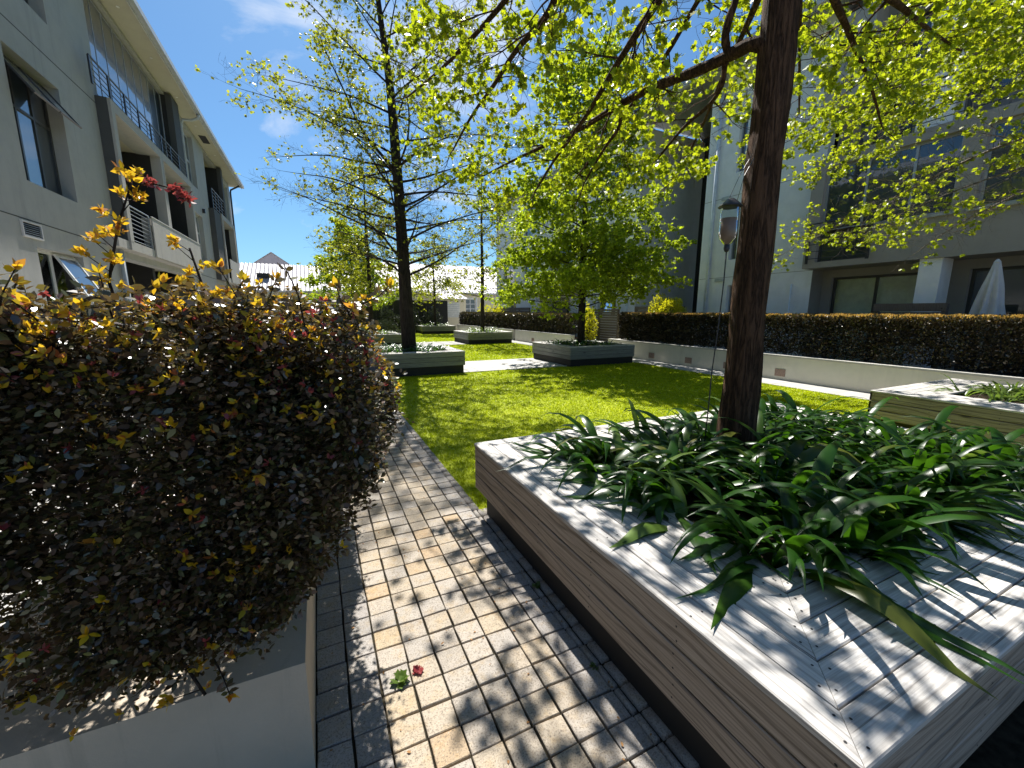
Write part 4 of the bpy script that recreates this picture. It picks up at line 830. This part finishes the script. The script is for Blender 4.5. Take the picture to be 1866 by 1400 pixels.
shoot([(-.30, 2.3, 1.45), (-.28, 2.3, 1.60), (-.25, 2.3, 1.70)], 6, .042, 'low golden shoot over the middle of the hedge')
shoot([(-.38, 1.4, .85), (-.42, 1.32, .62), (-.36, 1.26, .53)], 5, .045, 'drooping shoot over the bed front')

# small shrubs
def blob_shrub(name, label, cat, c, r_, h, n, size, mat, flat_top=.0, group=None, shape=LEAF_OV):
    t = thing(name, label, cat, c, group); q = unit(rng.normal(0, 1, (n, 3))); q[:, 2] = np.abs(q[:, 2]) ** (1 - flat_top * .5)
    P = np.array(c) + q * np.array([r_, r_, h]) * (1 + pn(q, 5, int(c[0] * 10)) * (.14 if flat_top else .30) - rng.exponential(.16, n) + .12 * rng.random(n) ** 4)[:, None]
    leaves('foliage', P, q + [0, 0, .3], size, mat, t, shape, .5, 'stuff', .3)
    st = MB()
    for k in range(12): a = rr.uniform(0, 6.28); st.tube([(c[0], c[1], c[2] - .05), (c[0] + math.cos(a) * r_ * .3, c[1] + math.sin(a) * r_ * .3, c[2] + h * .4), (c[0] + math.cos(a) * r_ * .7, c[1] + math.sin(a) * r_ * .7, c[2] + h * .75)], [.014, .01, .004], 4, False)
    st.build('stems', MT['bark2'], t, kind='stuff'); return t
blob_shrub('lime_shrub', 'lime yellow shrub rising behind the near clipped hedge', 'shrub', (11.3, 11.0, 1.35), .55, .75, 2600, .07, MT['yellow'])
blob_shrub('lime_shrub', 'slim yellow-green shrub at the end of the middle hedge beside the slatted screen', 'shrub', (10.6, 14.75, .3), .32, 1.55, 1400, .08, MT['yellow'])
blob_shrub('round_shrub', 'dark clipped dome shrub beyond the planters', 'shrub', (3.55, 24, 0), .66, 1.02, 7000, .06, MT['dshrub'], .3)
for i, (x, w_) in enumerate(((.3, .9), (2.0, 1.1), (4.6, 1.0), (6.2, .9), (7.9, 1.0))):
    blob_shrub('dark_shrub', ('leftmost', 'second', 'middle', 'fourth', 'rightmost')[i] + ' of the dark feathery shrubs against the black fence', 'shrub', (x, 31.0, .3), w_ * .8, 1.35 + .15 * (i % 2), 1500, .12, MT['dshrub'], 0, 'dark shrubs against the black fence')
for i, (x, y_) in enumerate(((11.5, 27), (11.4, 29))): blob_shrub('lime_shrub', ('small yellowish shrub behind the farthest hedge, nearer of two', 'small yellowish shrub behind the farthest hedge, farther of two')[i], 'shrub', (x, y_, .8), .6, 1.2, 700, .12, MT['oak_y'] if False else MT['yellow'])

# folded parasol
t = thing('parasol', 'folded grey parasol standing behind the near hedge in front of the doors', 'parasol', (11.45, 3.28, 0))
MB().tube([(11.45, 3.28, 0), (11.45, 3.28, 2.5)], .025, 10).build('pole', MT['wframe'], t, True)
V = []; ns, nr = 40, 14
for i in range(nr):
    f = i / (nr - 1); z = 2.52 - f * 1.32; rad = .045 + .20 * f ** .9 * (1 - .25 * max(0, f - .85) / .15)
    for j in range(ns): a = 2 * math.pi * j / ns; r2 = rad * (1 + .30 * math.cos(a * 8 + f * 1.3) * min(1, f * 3) + .08 * math.sin(a * 3 + f * 4)); V.append((11.45 + r2 * math.cos(a), 3.28 + r2 * math.sin(a), z))
np_mesh('canopy', V, [(i * ns + j, i * ns + (j + 1) % ns, (i + 1) * ns + (j + 1) % ns, (i + 1) * ns + j) for i in range(nr - 1) for j in range(ns)], MT['canvas'], t, True)
MB().tube([(11.45, 3.28, 2.5), (11.45, 3.28, 2.53), (11.45, 3.28, 2.58)], [.05, .05, .015], 10).build('cap', MT['canvas'], t, True)

# hanging feeder bottle
fx, fy = 2.42, 1.90
t = thing('bottle_feeder', 'upturned plastic bottle feeder with brown liquid hanging beside the big trunk', 'feeder', (fx, fy, 2.0))
def lathe(parent, name, prof, mat, seg=24):
    V = []; n = len(prof)
    for (r_, z) in prof:
        for j in range(seg): a = 6.28319 * j / seg; V.append((fx + r_ * math.cos(a), fy + r_ * math.sin(a), z))
    return np_mesh(name, V, [(i * seg + j, i * seg + (j + 1) % seg, (i + 1) * seg + (j + 1) % seg, (i + 1) * seg + j) for i in range(n - 1) for j in range(seg)], mat, parent, True)
lathe(t, 'bottle', [(.001, 2.262), (.05, 2.262), (.056, 2.25), (.057, 2.17), (.055, 2.165), (.057, 2.16), (.057, 2.10), (.05, 2.065), (.028, 2.035), (.014, 2.025), (.014, 2.01)], MT['feeder_glass'])
lathe(t, 'liquid', [(.001, 2.185), (.052, 2.185), (.053, 2.10), (.046, 2.068), (.025, 2.04), (.011, 2.028), (.011, 2.012)], MT['sugar'])
lathe(t, 'hood', [(.001, 2.31), (.02, 2.305), (.062, 2.268), (.072, 2.256), (.070, 2.254), (.001, 2.262)], MT['black_p'])
lathe(t, 'nozzle', [(.001, 2.026), (.017, 2.026), (.018, 2.0), (.012, 1.985), (.006, 1.98), (.001, 1.98)], MT['black_p'])
MB().tube([(fx - .03, fy, 2.28), (fx + .06, fy, 2.45), (2.66, 1.96, 2.62)], .0018, 5).build('wire', MT['black_p'], t); MB().tube([(fx + .05, fy, 2.27), (fx + .10, fy, 2.45), (2.68, 1.96, 2.60)], .0018, 5).build('wire', MT['black_p'], t)
MB().tube([(fx, fy, 1.985), (fx + .002, fy, 1.8), (fx - .012, fy, 1.5), (fx - .035, fy, 1.2), (fx - .05, fy - .01, .95), (fx - .06, fy - .01, .62)], .0042, 6).build('cord', MT['black_p'], t, True)

# weeds in the joints
for i, (x, y_, s_) in enumerate(((.215, 1.60, .045), (1.06, 1.905, .03), (1.03, 1.30, .022), (.30, 1.62, .03))):
    t = thing('weed', ('largest green weed in a joint near the bottom of the sett path', 'small weed at the right edge of the sett path beside the planter', 'tiny weed at the right edge of the path nearest the camera', 'reddish weed beside the largest green one')[i], 'weed', (x, y_, 0), 'weeds in the path joints')
    n = 16; a = rng.random(n) * 6.28; D_ = np.c_[np.cos(a), np.sin(a), .15 + rng.random(n) * .6]
    leaves('leaf_rosette', np.tile([x, y_, .003], (n, 1)) + rng.normal(0, .004, (n, 3)) * [1, 1, 0], D_, s_ * (.6 + .6 * rng.random(n)), MT['redleaf'] if i == 3 else MT['weed'], t, LEAF_OAK, .1, None, .7)
t = thing('fallen_leaf_litter', 'dry brown leaf scraps scattered on the sett path', 'leaf litter', (.5, 2, 0)); t['kind'] = 'stuff'
n = 240; P = np.c_[-.1 + 1.15 * np.where(rng.random(n) < .5, rng.random(n), rng.beta(.35, .35, n)), .9 + 6 * rng.random(n), np.full(n, .008)]; D_ = rng.normal(0, 1, (n, 3)) * [1, 1, .15]
leaves('leaf_scraps', P, D_, .007 + .013 * rng.random(n), flat('dry_leaf', (.26, .13, .04), .8), t, LEAF_OV, .05, 'stuff', .9)

# ================================================================== TREES
class Tree:
    def __init__(s, name, label, loc, seed, bark, leaf, group='young oaks in the timber planters', cat='tree'):
        s.t = thing(name, label, cat, loc, group); s.r = random.Random(seed); s.bark, s.leaf = bark, leaf; s.b = MB(); s.tw = MB(); s.P = []; s.D = []; s.loc = Vector(loc)
    def trunk(s, pts, rad, seg=20, lump=.06):
        o = MB(); P2 = []; R2 = []
        for i in range(len(pts) - 1):
            for k in range(8): f = k / 8; P2.append(Vector(pts[i]).lerp(Vector(pts[i + 1]), f)); R2.append(rad[i] + (rad[i + 1] - rad[i]) * f)
        P2.append(Vector(pts[-1])); R2.append(rad[-1]); o.tube(P2, R2, seg)
        V = []
        for i, p in enumerate(o.v):
            c = P2[min(i // seg, len(P2) - 1)]; d = Vector(p) - c
            q = noise.noise(Vector((p[0] * 9, p[1] * 9, p[2] * 2.0))) + .6 * noise.noise(Vector((p[0] * 25, p[1] * 25, p[2] * 5)))
            V.append(tuple(c + d * (1 + lump * q)))
        o.v = V; s.tp = P2; s.tr = R2; return o.build('trunk', s.bark, s.t, True)
    def twigs(s, p, d, L_, r_, lv, leafy):
        """one twig with side twigs; leaves at nodes"""
        q = s.r; n = 4; pts = [p]; rad = [r_]; dd = d.copy()
        for i in range(n):
            dd = (dd + Vector((q.uniform(-.22, .22), q.uniform(-.22, .22), q.uniform(-.16, .18)))).normalized(); pts.append(pts[-1] + dd * (L_ / n)); rad.append(max(.0014, r_ * (1 - .75 * (i + 1) / n)))
            if lv > 0 and i < n:
                for _ in range(2 if q.random() < .45 else 1):
                    sd = (dd * .75 + Vector((q.uniform(-1, 1), q.uniform(-1, 1), q.uniform(-.55, .55))).normalized() * .8).normalized()
                    s.twigs(pts[-1], sd, L_ * q.uniform(.45, .7), rad[-1] * .7, lv - 1, leafy)
            if lv == 0 and q.random() < leafy * .42:
                for _ in range(q.randint(3, 5)): s.P.append(tuple(pts[-1])); s.D.append(tuple(dd * .5 + Vector((q.uniform(-1, 1), q.uniform(-1, 1), q.uniform(-1.0, .3)))))
        if q.random() < leafy:
            for _ in range(q.randint(4, 6)): s.P.append(tuple(pts[-1])); s.D.append(tuple(dd * .6 + Vector((q.uniform(-1, 1), q.uniform(-1, 1), q.uniform(-1.0, .25)))))
        s.tw.tube(pts, rad, 3, False)
    def limb(s, pts, r0, r1, step, tl, lv, leafy, start=.15):
        pts = [Vector(p) for p in pts]
        # smooth the polyline
        for _ in range(2):
            q = [pts[0]]
            for a, b in zip(pts[:-1], pts[1:]): q += [a.lerp(b, .25), a.lerp(b, .75)]
            pts = q + [pts[-1]]
        ls = [0]
        for a, b in zip(pts[:-1], pts[1:]): ls.append(ls[-1] + (b - a).length)
        T = ls[-1]; rad = [(r0 + (r1 - r0) * (l / T) ** .8) * (1 + s.r.uniform(-.08, .08)) for l in ls]; s.b.tube(pts, rad, 8 if r0 > .03 else 6)
        l = T * start; side = 1
        while l < T:
            i = max(j for j in range(len(ls)) if ls[j] <= l); i = min(i, len(pts) - 2); f = (l - ls[i]) / max(1e-6, ls[i + 1] - ls[i]); p = pts[i].lerp(pts[i + 1], f); d = (pts[i + 1] - pts[i]).normalized()
            sv = d.cross(Vector((0, 0, 1))).normalized() * side; side = -side
            dr = (d * s.r.uniform(.5, 1.0) + sv * s.r.uniform(.5, 1.1) + Vector((0, 0, s.r.uniform(-.35, .45)))).normalized(); fr = l / T
            s.twigs(p, dr, tl * (1.15 - .55 * fr) * s.r.uniform(.7, 1.2), max(.002, rad[i] * .42) if rad[i] * .42 < .016 else .016, lv, leafy(p) if callable(leafy) else leafy); l += step * s.r.uniform(.6, 1.4)
        s.twigs(pts[-1], (pts[-1] - pts[-2]).normalized(), tl * .6, r1, max(0, lv - 1), leafy(pts[-1]) if callable(leafy) else leafy)
    def whorls(s, z0, z1, n, Rf, elf, r0f, step, tl, lv, leafy, azr=None, skip=None):
        """n limbs between trunk heights z0,z1; Rf(f) reach, elf(f) start elevation in degrees"""
        az = s.r.uniform(0, 6.28)
        for k in range(n):
            f = (k + s.r.random() * .6) / n; z = z0 + (z1 - z0) * f; az += 2.399 + s.r.uniform(-.4, .4); i = min(range(len(s.tp)), key=lambda j: abs(s.tp[j].z - z)); p = s.tp[i].copy(); a = azr(az) if azr else az
            if skip and skip(a % 6.2832, f): continue
            L_ = Rf(f) * s.r.uniform(.75, 1.1); el = R(elf(f) + s.r.uniform(-7, 7)); h = Vector((math.cos(a), math.sin(a), 0)); pts = [p]; nseg = 6
            for q in range(nseg):
                hh = h * math.cos(el) + Vector((0, 0, math.sin(el))); pts.append(pts[-1] + hh * (L_ / nseg)); el += R(s.r.uniform(-9, 6)); h = (h + Vector((-h.y, h.x, 0)) * s.r.uniform(-.16, .16)).normalized()
            s.limb(pts, r0f(f), .004, step, tl * (1 - .35 * f), lv, leafy, .12)
    def finish(s, size, shape=LEAF_OAK, thin=1.0):
        s.b.build('limbs', s.bark, s.t, True); s.tw.build('twigs', s.bark if not hasattr(s, 'twm') else s.twm, s.t, True)
        P = np.array(s.P); D_ = np.array(s.D)
        if thin < 1: k = rng.random(len(P)) < thin; P, D_ = P[k], D_[k]
        leaves('crown', P, D_, size * (.7 + .6 * rng.random(len(P))), s.leaf, s.t, shape, .25, None, .35)
        return len(P)

# the big oak in the foreground planter
T = Tree('oak_tree', 'big oak with a thick dark trunk in the foreground planter, bright spring leaves', (2.87, 2.02, .5), 11, MT['bark'], MT['oak'])
T.trunk([(2.87, 2.02, .48), (2.86, 2.02, .8), (2.87, 2.02, 2.4), (2.88, 2.02, 3.4), (2.92, 2.05, 5.2), (2.9, 2.1, 7.2), (2.95, 2.1, 9.2)], [.142, .126, .110, .107, .09, .06, .02], 56, .13)
LIMB = dict(
 A=([(2.86, 2.03, 3.28), (2.78, 2.10, 3.38), (2.80, 2.3, 3.40), (2.75, 2.55, 3.4), (2.64, 2.9, 3.42), (2.55, 3.2, 3.4), (2.5, 3.8, 3.38), (2.3, 4.5, 3.37), (2.04, 5.2, 3.29)], .050),
 A2=([(2.81, 2.33, 3.40), (2.70, 2.3, 3.51), (2.74, 2.22, 3.75), (2.6, 2.1, 4.3), (2.3, 2.2, 4.8)], .03), A3=([(2.80, 2.35, 3.40), (2.86, 2.4, 3.25), (2.95, 2.6, 3.21), (3.04, 2.9, 3.22), (3.2, 3.4, 3.1)], .02),
 A4=([(2.55, 3.2, 3.4), (2.66, 3.3, 3.28), (2.62, 3.5, 3.15), (2.61, 3.8, 2.91)], .02),
 C=([(2.9, 2.05, 4.4), (2.5, 2.05, 4.2), (2.27, 2.1, 3.85), (2.14, 2.3, 3.60), (2.2, 2.6, 3.55), (2.22, 2.9, 3.44), (2.28, 3.3, 3.3), (2.25, 3.8, 3.09), (2.3, 4.3, 2.91)], .045),
 D=([(2.9, 2.05, 4.7), (2.3, 2.1, 4.5), (1.8, 2.3, 4.0), (1.62, 2.7, 3.70), (1.66, 3.0, 3.69), (1.63, 3.4, 3.71), (1.67, 3.9, 3.7), (1.64, 4.5, 3.65), (1.62, 5.1, 3.5)], .046),
 E=([(2.9, 2.08, 5.3), (2.3, 2.4, 5.0), (1.84, 2.8, 4.35), (1.53, 3.3, 4.0), (1.4, 3.8, 3.94), (1.27, 4.4, 3.93), (1.11, 5.2, 4.0)], .044),
 F=([(2.9, 2.03, 3.75), (3.2, 2.0, 3.85), (3.65, 2.1, 3.79), (4.28, 2.3, 3.80), (5.0, 2.5, 3.75), (5.7, 2.7, 3.6)], .035), F2=([(2.9, 2.03, 3.62), (3.26, 1.8, 3.72), (4.02, 1.9, 3.81), (4.9, 2.1, 4.0), (5.8, 2.2, 4.1)], .033),
 H=([(2.9, 2.05, 4.1), (3.3, 2.5, 4.0), (3.8, 3.2, 3.9), (4.4, 4.0, 3.7), (4.9, 4.9, 3.5)], .033), H2=([(2.9, 2.05, 4.5), (3.0, 2.7, 4.2), (3.2, 3.5, 3.9), (3.3, 4.3, 3.7), (3.4, 5.2, 3.4)], .03),
 H3=([(2.9, 2.05, 4.9), (3.6, 2.4, 4.7), (4.4, 2.9, 4.5), (5.3, 3.4, 4.3), (6.0, 3.8, 4.2)], .03))
for k, (pts, r0) in LIMB.items(): T.limb(pts, r0, .009, .25, .58, 2, .30, .25)
T.whorls(4.9, 8.8, 8, lambda f: 2.3 * (1 - .75 * f), lambda f: 5 + 35 * f, lambda f: .04 * (1 - .6 * f), .4, .8, 1, .22)
print('T1 leaves', T.finish(.054))

# oak in the right planter, trunk just outside the picture, fine half-bare twigs reaching in
T = Tree('oak_tree', 'fine half-bare pale branches reaching in from the right edge with yellow-green leaves', (8.15, 1.45, .5), 12, MT['bark3'], MT['oak'])
T.trunk([(8.15, 1.45, .48), (8.15, 1.45, 2), (8.2, 1.5, 5), (8.2, 1.5, 8.5)], [.11, .095, .07, .015], 20)
T.limb([(8.17, 1.47, 3.7), (8.2, 2.0, 3.8), (8.3, 2.7, 3.75), (8.5, 3.5, 3.5), (8.7, 4.4, 3.2), (8.8, 5.3, 2.9), (8.8, 6.0, 2.6)], .022, .003, .16, .6, 2, .22)
T.limb([(8.17, 1.47, 3.0), (8.0, 1.9, 3.2), (7.9, 2.3, 3.0), (8.0, 2.8, 2.75), (8.3, 3.3, 2.45)], .018, .003, .14, .5, 2, .10)
T.limb([(8.17, 1.47, 3.3), (7.7, 1.8, 3.35), (7.4, 2.3, 3.2), (7.3, 2.9, 3.0), (7.4, 3.6, 2.75)], .018, .003, .15, .5, 2, .14)
T.limb([(8.18, 1.47, 4.4), (8.4, 2.2, 4.8), (8.6, 3.0, 4.75), (8.8, 3.9, 4.6), (9.0, 5.0, 4.3)], .022, .003, .16, .65, 2, .55)
T.limb([(8.18, 1.47, 4.6), (7.6, 2.0, 4.7), (7.2, 2.8, 4.6), (7.0, 3.8, 4.4), (6.9, 4.8, 4.2)], .022, .003, .16, .65, 2, .6)
T.limb([(8.18, 1.47, 4.2), (7.4, 1.7, 4.5), (6.6, 2.1, 4.5), (5.8, 2.7, 4.4)], .022, .003, .16, .65, 2, .6)
T.whorls(4.6, 8.2, 16, lambda f: 2.6 * (1 - .7 * f), lambda f: 8 + 35 * f, lambda f: .025 * (1 - .6 * f), .26, .75, 1, .55)
print('T4 leaves', T.finish(.052))

# dark leaning tree, sparse young leaves, mostly bare below
T = Tree('oak_tree', 'tall dark-trunked tree leaning left with bare lower branches, in the planter behind the hedge', (2.25, 11.36, .5), 13, MT['bark2'], MT['oak_y'])
T.trunk([(2.25, 11.36, .48), (2.19, 11.34, 2.2), (2.13, 11.3, 4.5), (2.02, 11.3, 7.0), (1.85, 11.3, 8.6), (1.7, 11.3, 10.6)], [.20, .165, .13, .09, .06, .015], 24, .09)
lf = lambda p: .02 + .20 * min(1, max(0, (p.z - 4.4) / 2.0))
T.whorls(2.4, 5.2, 26, lambda f: 3.0, lambda f: 22 - 12 * f, lambda f: .036, .34, .75, 2, lambda p: .03 + .06 * (p.z > 4.5))
T.whorls(5.0, 10.2, 30, lambda f: 3.8 * (1 - .72 * f), lambda f: 10 + 38 * f, lambda f: .034 * (1 - .6 * f), .34, .8, 2, lf)
T.limb([(2.10, 11.3, 5.0), (1.75, 11.2, 5.35), (1.3, 11.1, 5.75), (1.0, 11.0, 6.4), (.6, 10.9, 7.2)], .05, .01, .3, .8, 2, .5)
print('T2 leaves', T.finish(.056))

# bright green tree in mid lawn
T = Tree('oak_tree', 'bushy bright green tree in the mid-lawn planter before the white building', (7.8, 11.25, .5), 14, MT['bark2'], MT['oak_g'])
T.trunk([(7.8, 11.25, .48), (7.8, 11.25, 3), (7.78, 11.25, 6), (7.8, 11.25, 9.0)], [.125, .10, .065, .012], 16)
T.whorls(1.75, 3.6, 22, lambda f: 2.7 + .4 * f, lambda f: 12 - 4 * f, lambda f: .026, .27, .75, 2, .40)
T.whorls(3.4, 8.8, 40, lambda f: 3.2 * (1 - .72 * f), lambda f: 8 + 36 * f, lambda f: .028 * (1 - .6 * f), .29, .75, 2, .36)
print('T3 leaves', T.finish(.085))
def far_tree(x, y, h, rad, z0, n, leafy, label, seed, mat, size, lv=2, thin=1.0):
    T = Tree('oak_tree', label, (x, y, .5), seed, MT['bark2'], mat)
    T.trunk([(x, y, .48), (x + .03, y, h * .4), (x, y, h * .75), (x + .05, y, h)], [.11, .085, .045, .012], 12)
    T.whorls(z0, h * .96, n, lambda f: rad * (1 - .7 * f), lambda f: 8 + 38 * f, lambda f: .026 * (1 - .6 * f), .36, .85, lv, leafy)
    print('far leaves', T.finish(size, LEAF_OV, thin))
far_tree(7.8, 20.2, 8.6, 2.4, 2.3, 22, .16, 'slim sparse tree in the planter before the clipped hedge', 21, MT['oak_y'], .10)
far_tree(7.8, 29.8, 6.5, 2.3, 2.4, 20, .22, 'farthest thin tree standing before the black fence', 22, MT['oak_y'], .12)
far_tree(2.25, 20.0, 7.6, 2.7, 1.9, 26, .22, 'leafy tree between the dark leaning tree and the hedge, seen through bare branches', 23, MT['oak_y'], .11)
far_tree(2.25, 29.6, 6.8, 2.9, 2.2, 26, .42, 'low bushy green tree in front of the left end of the black fence', 24, MT['oak_g'], .14)
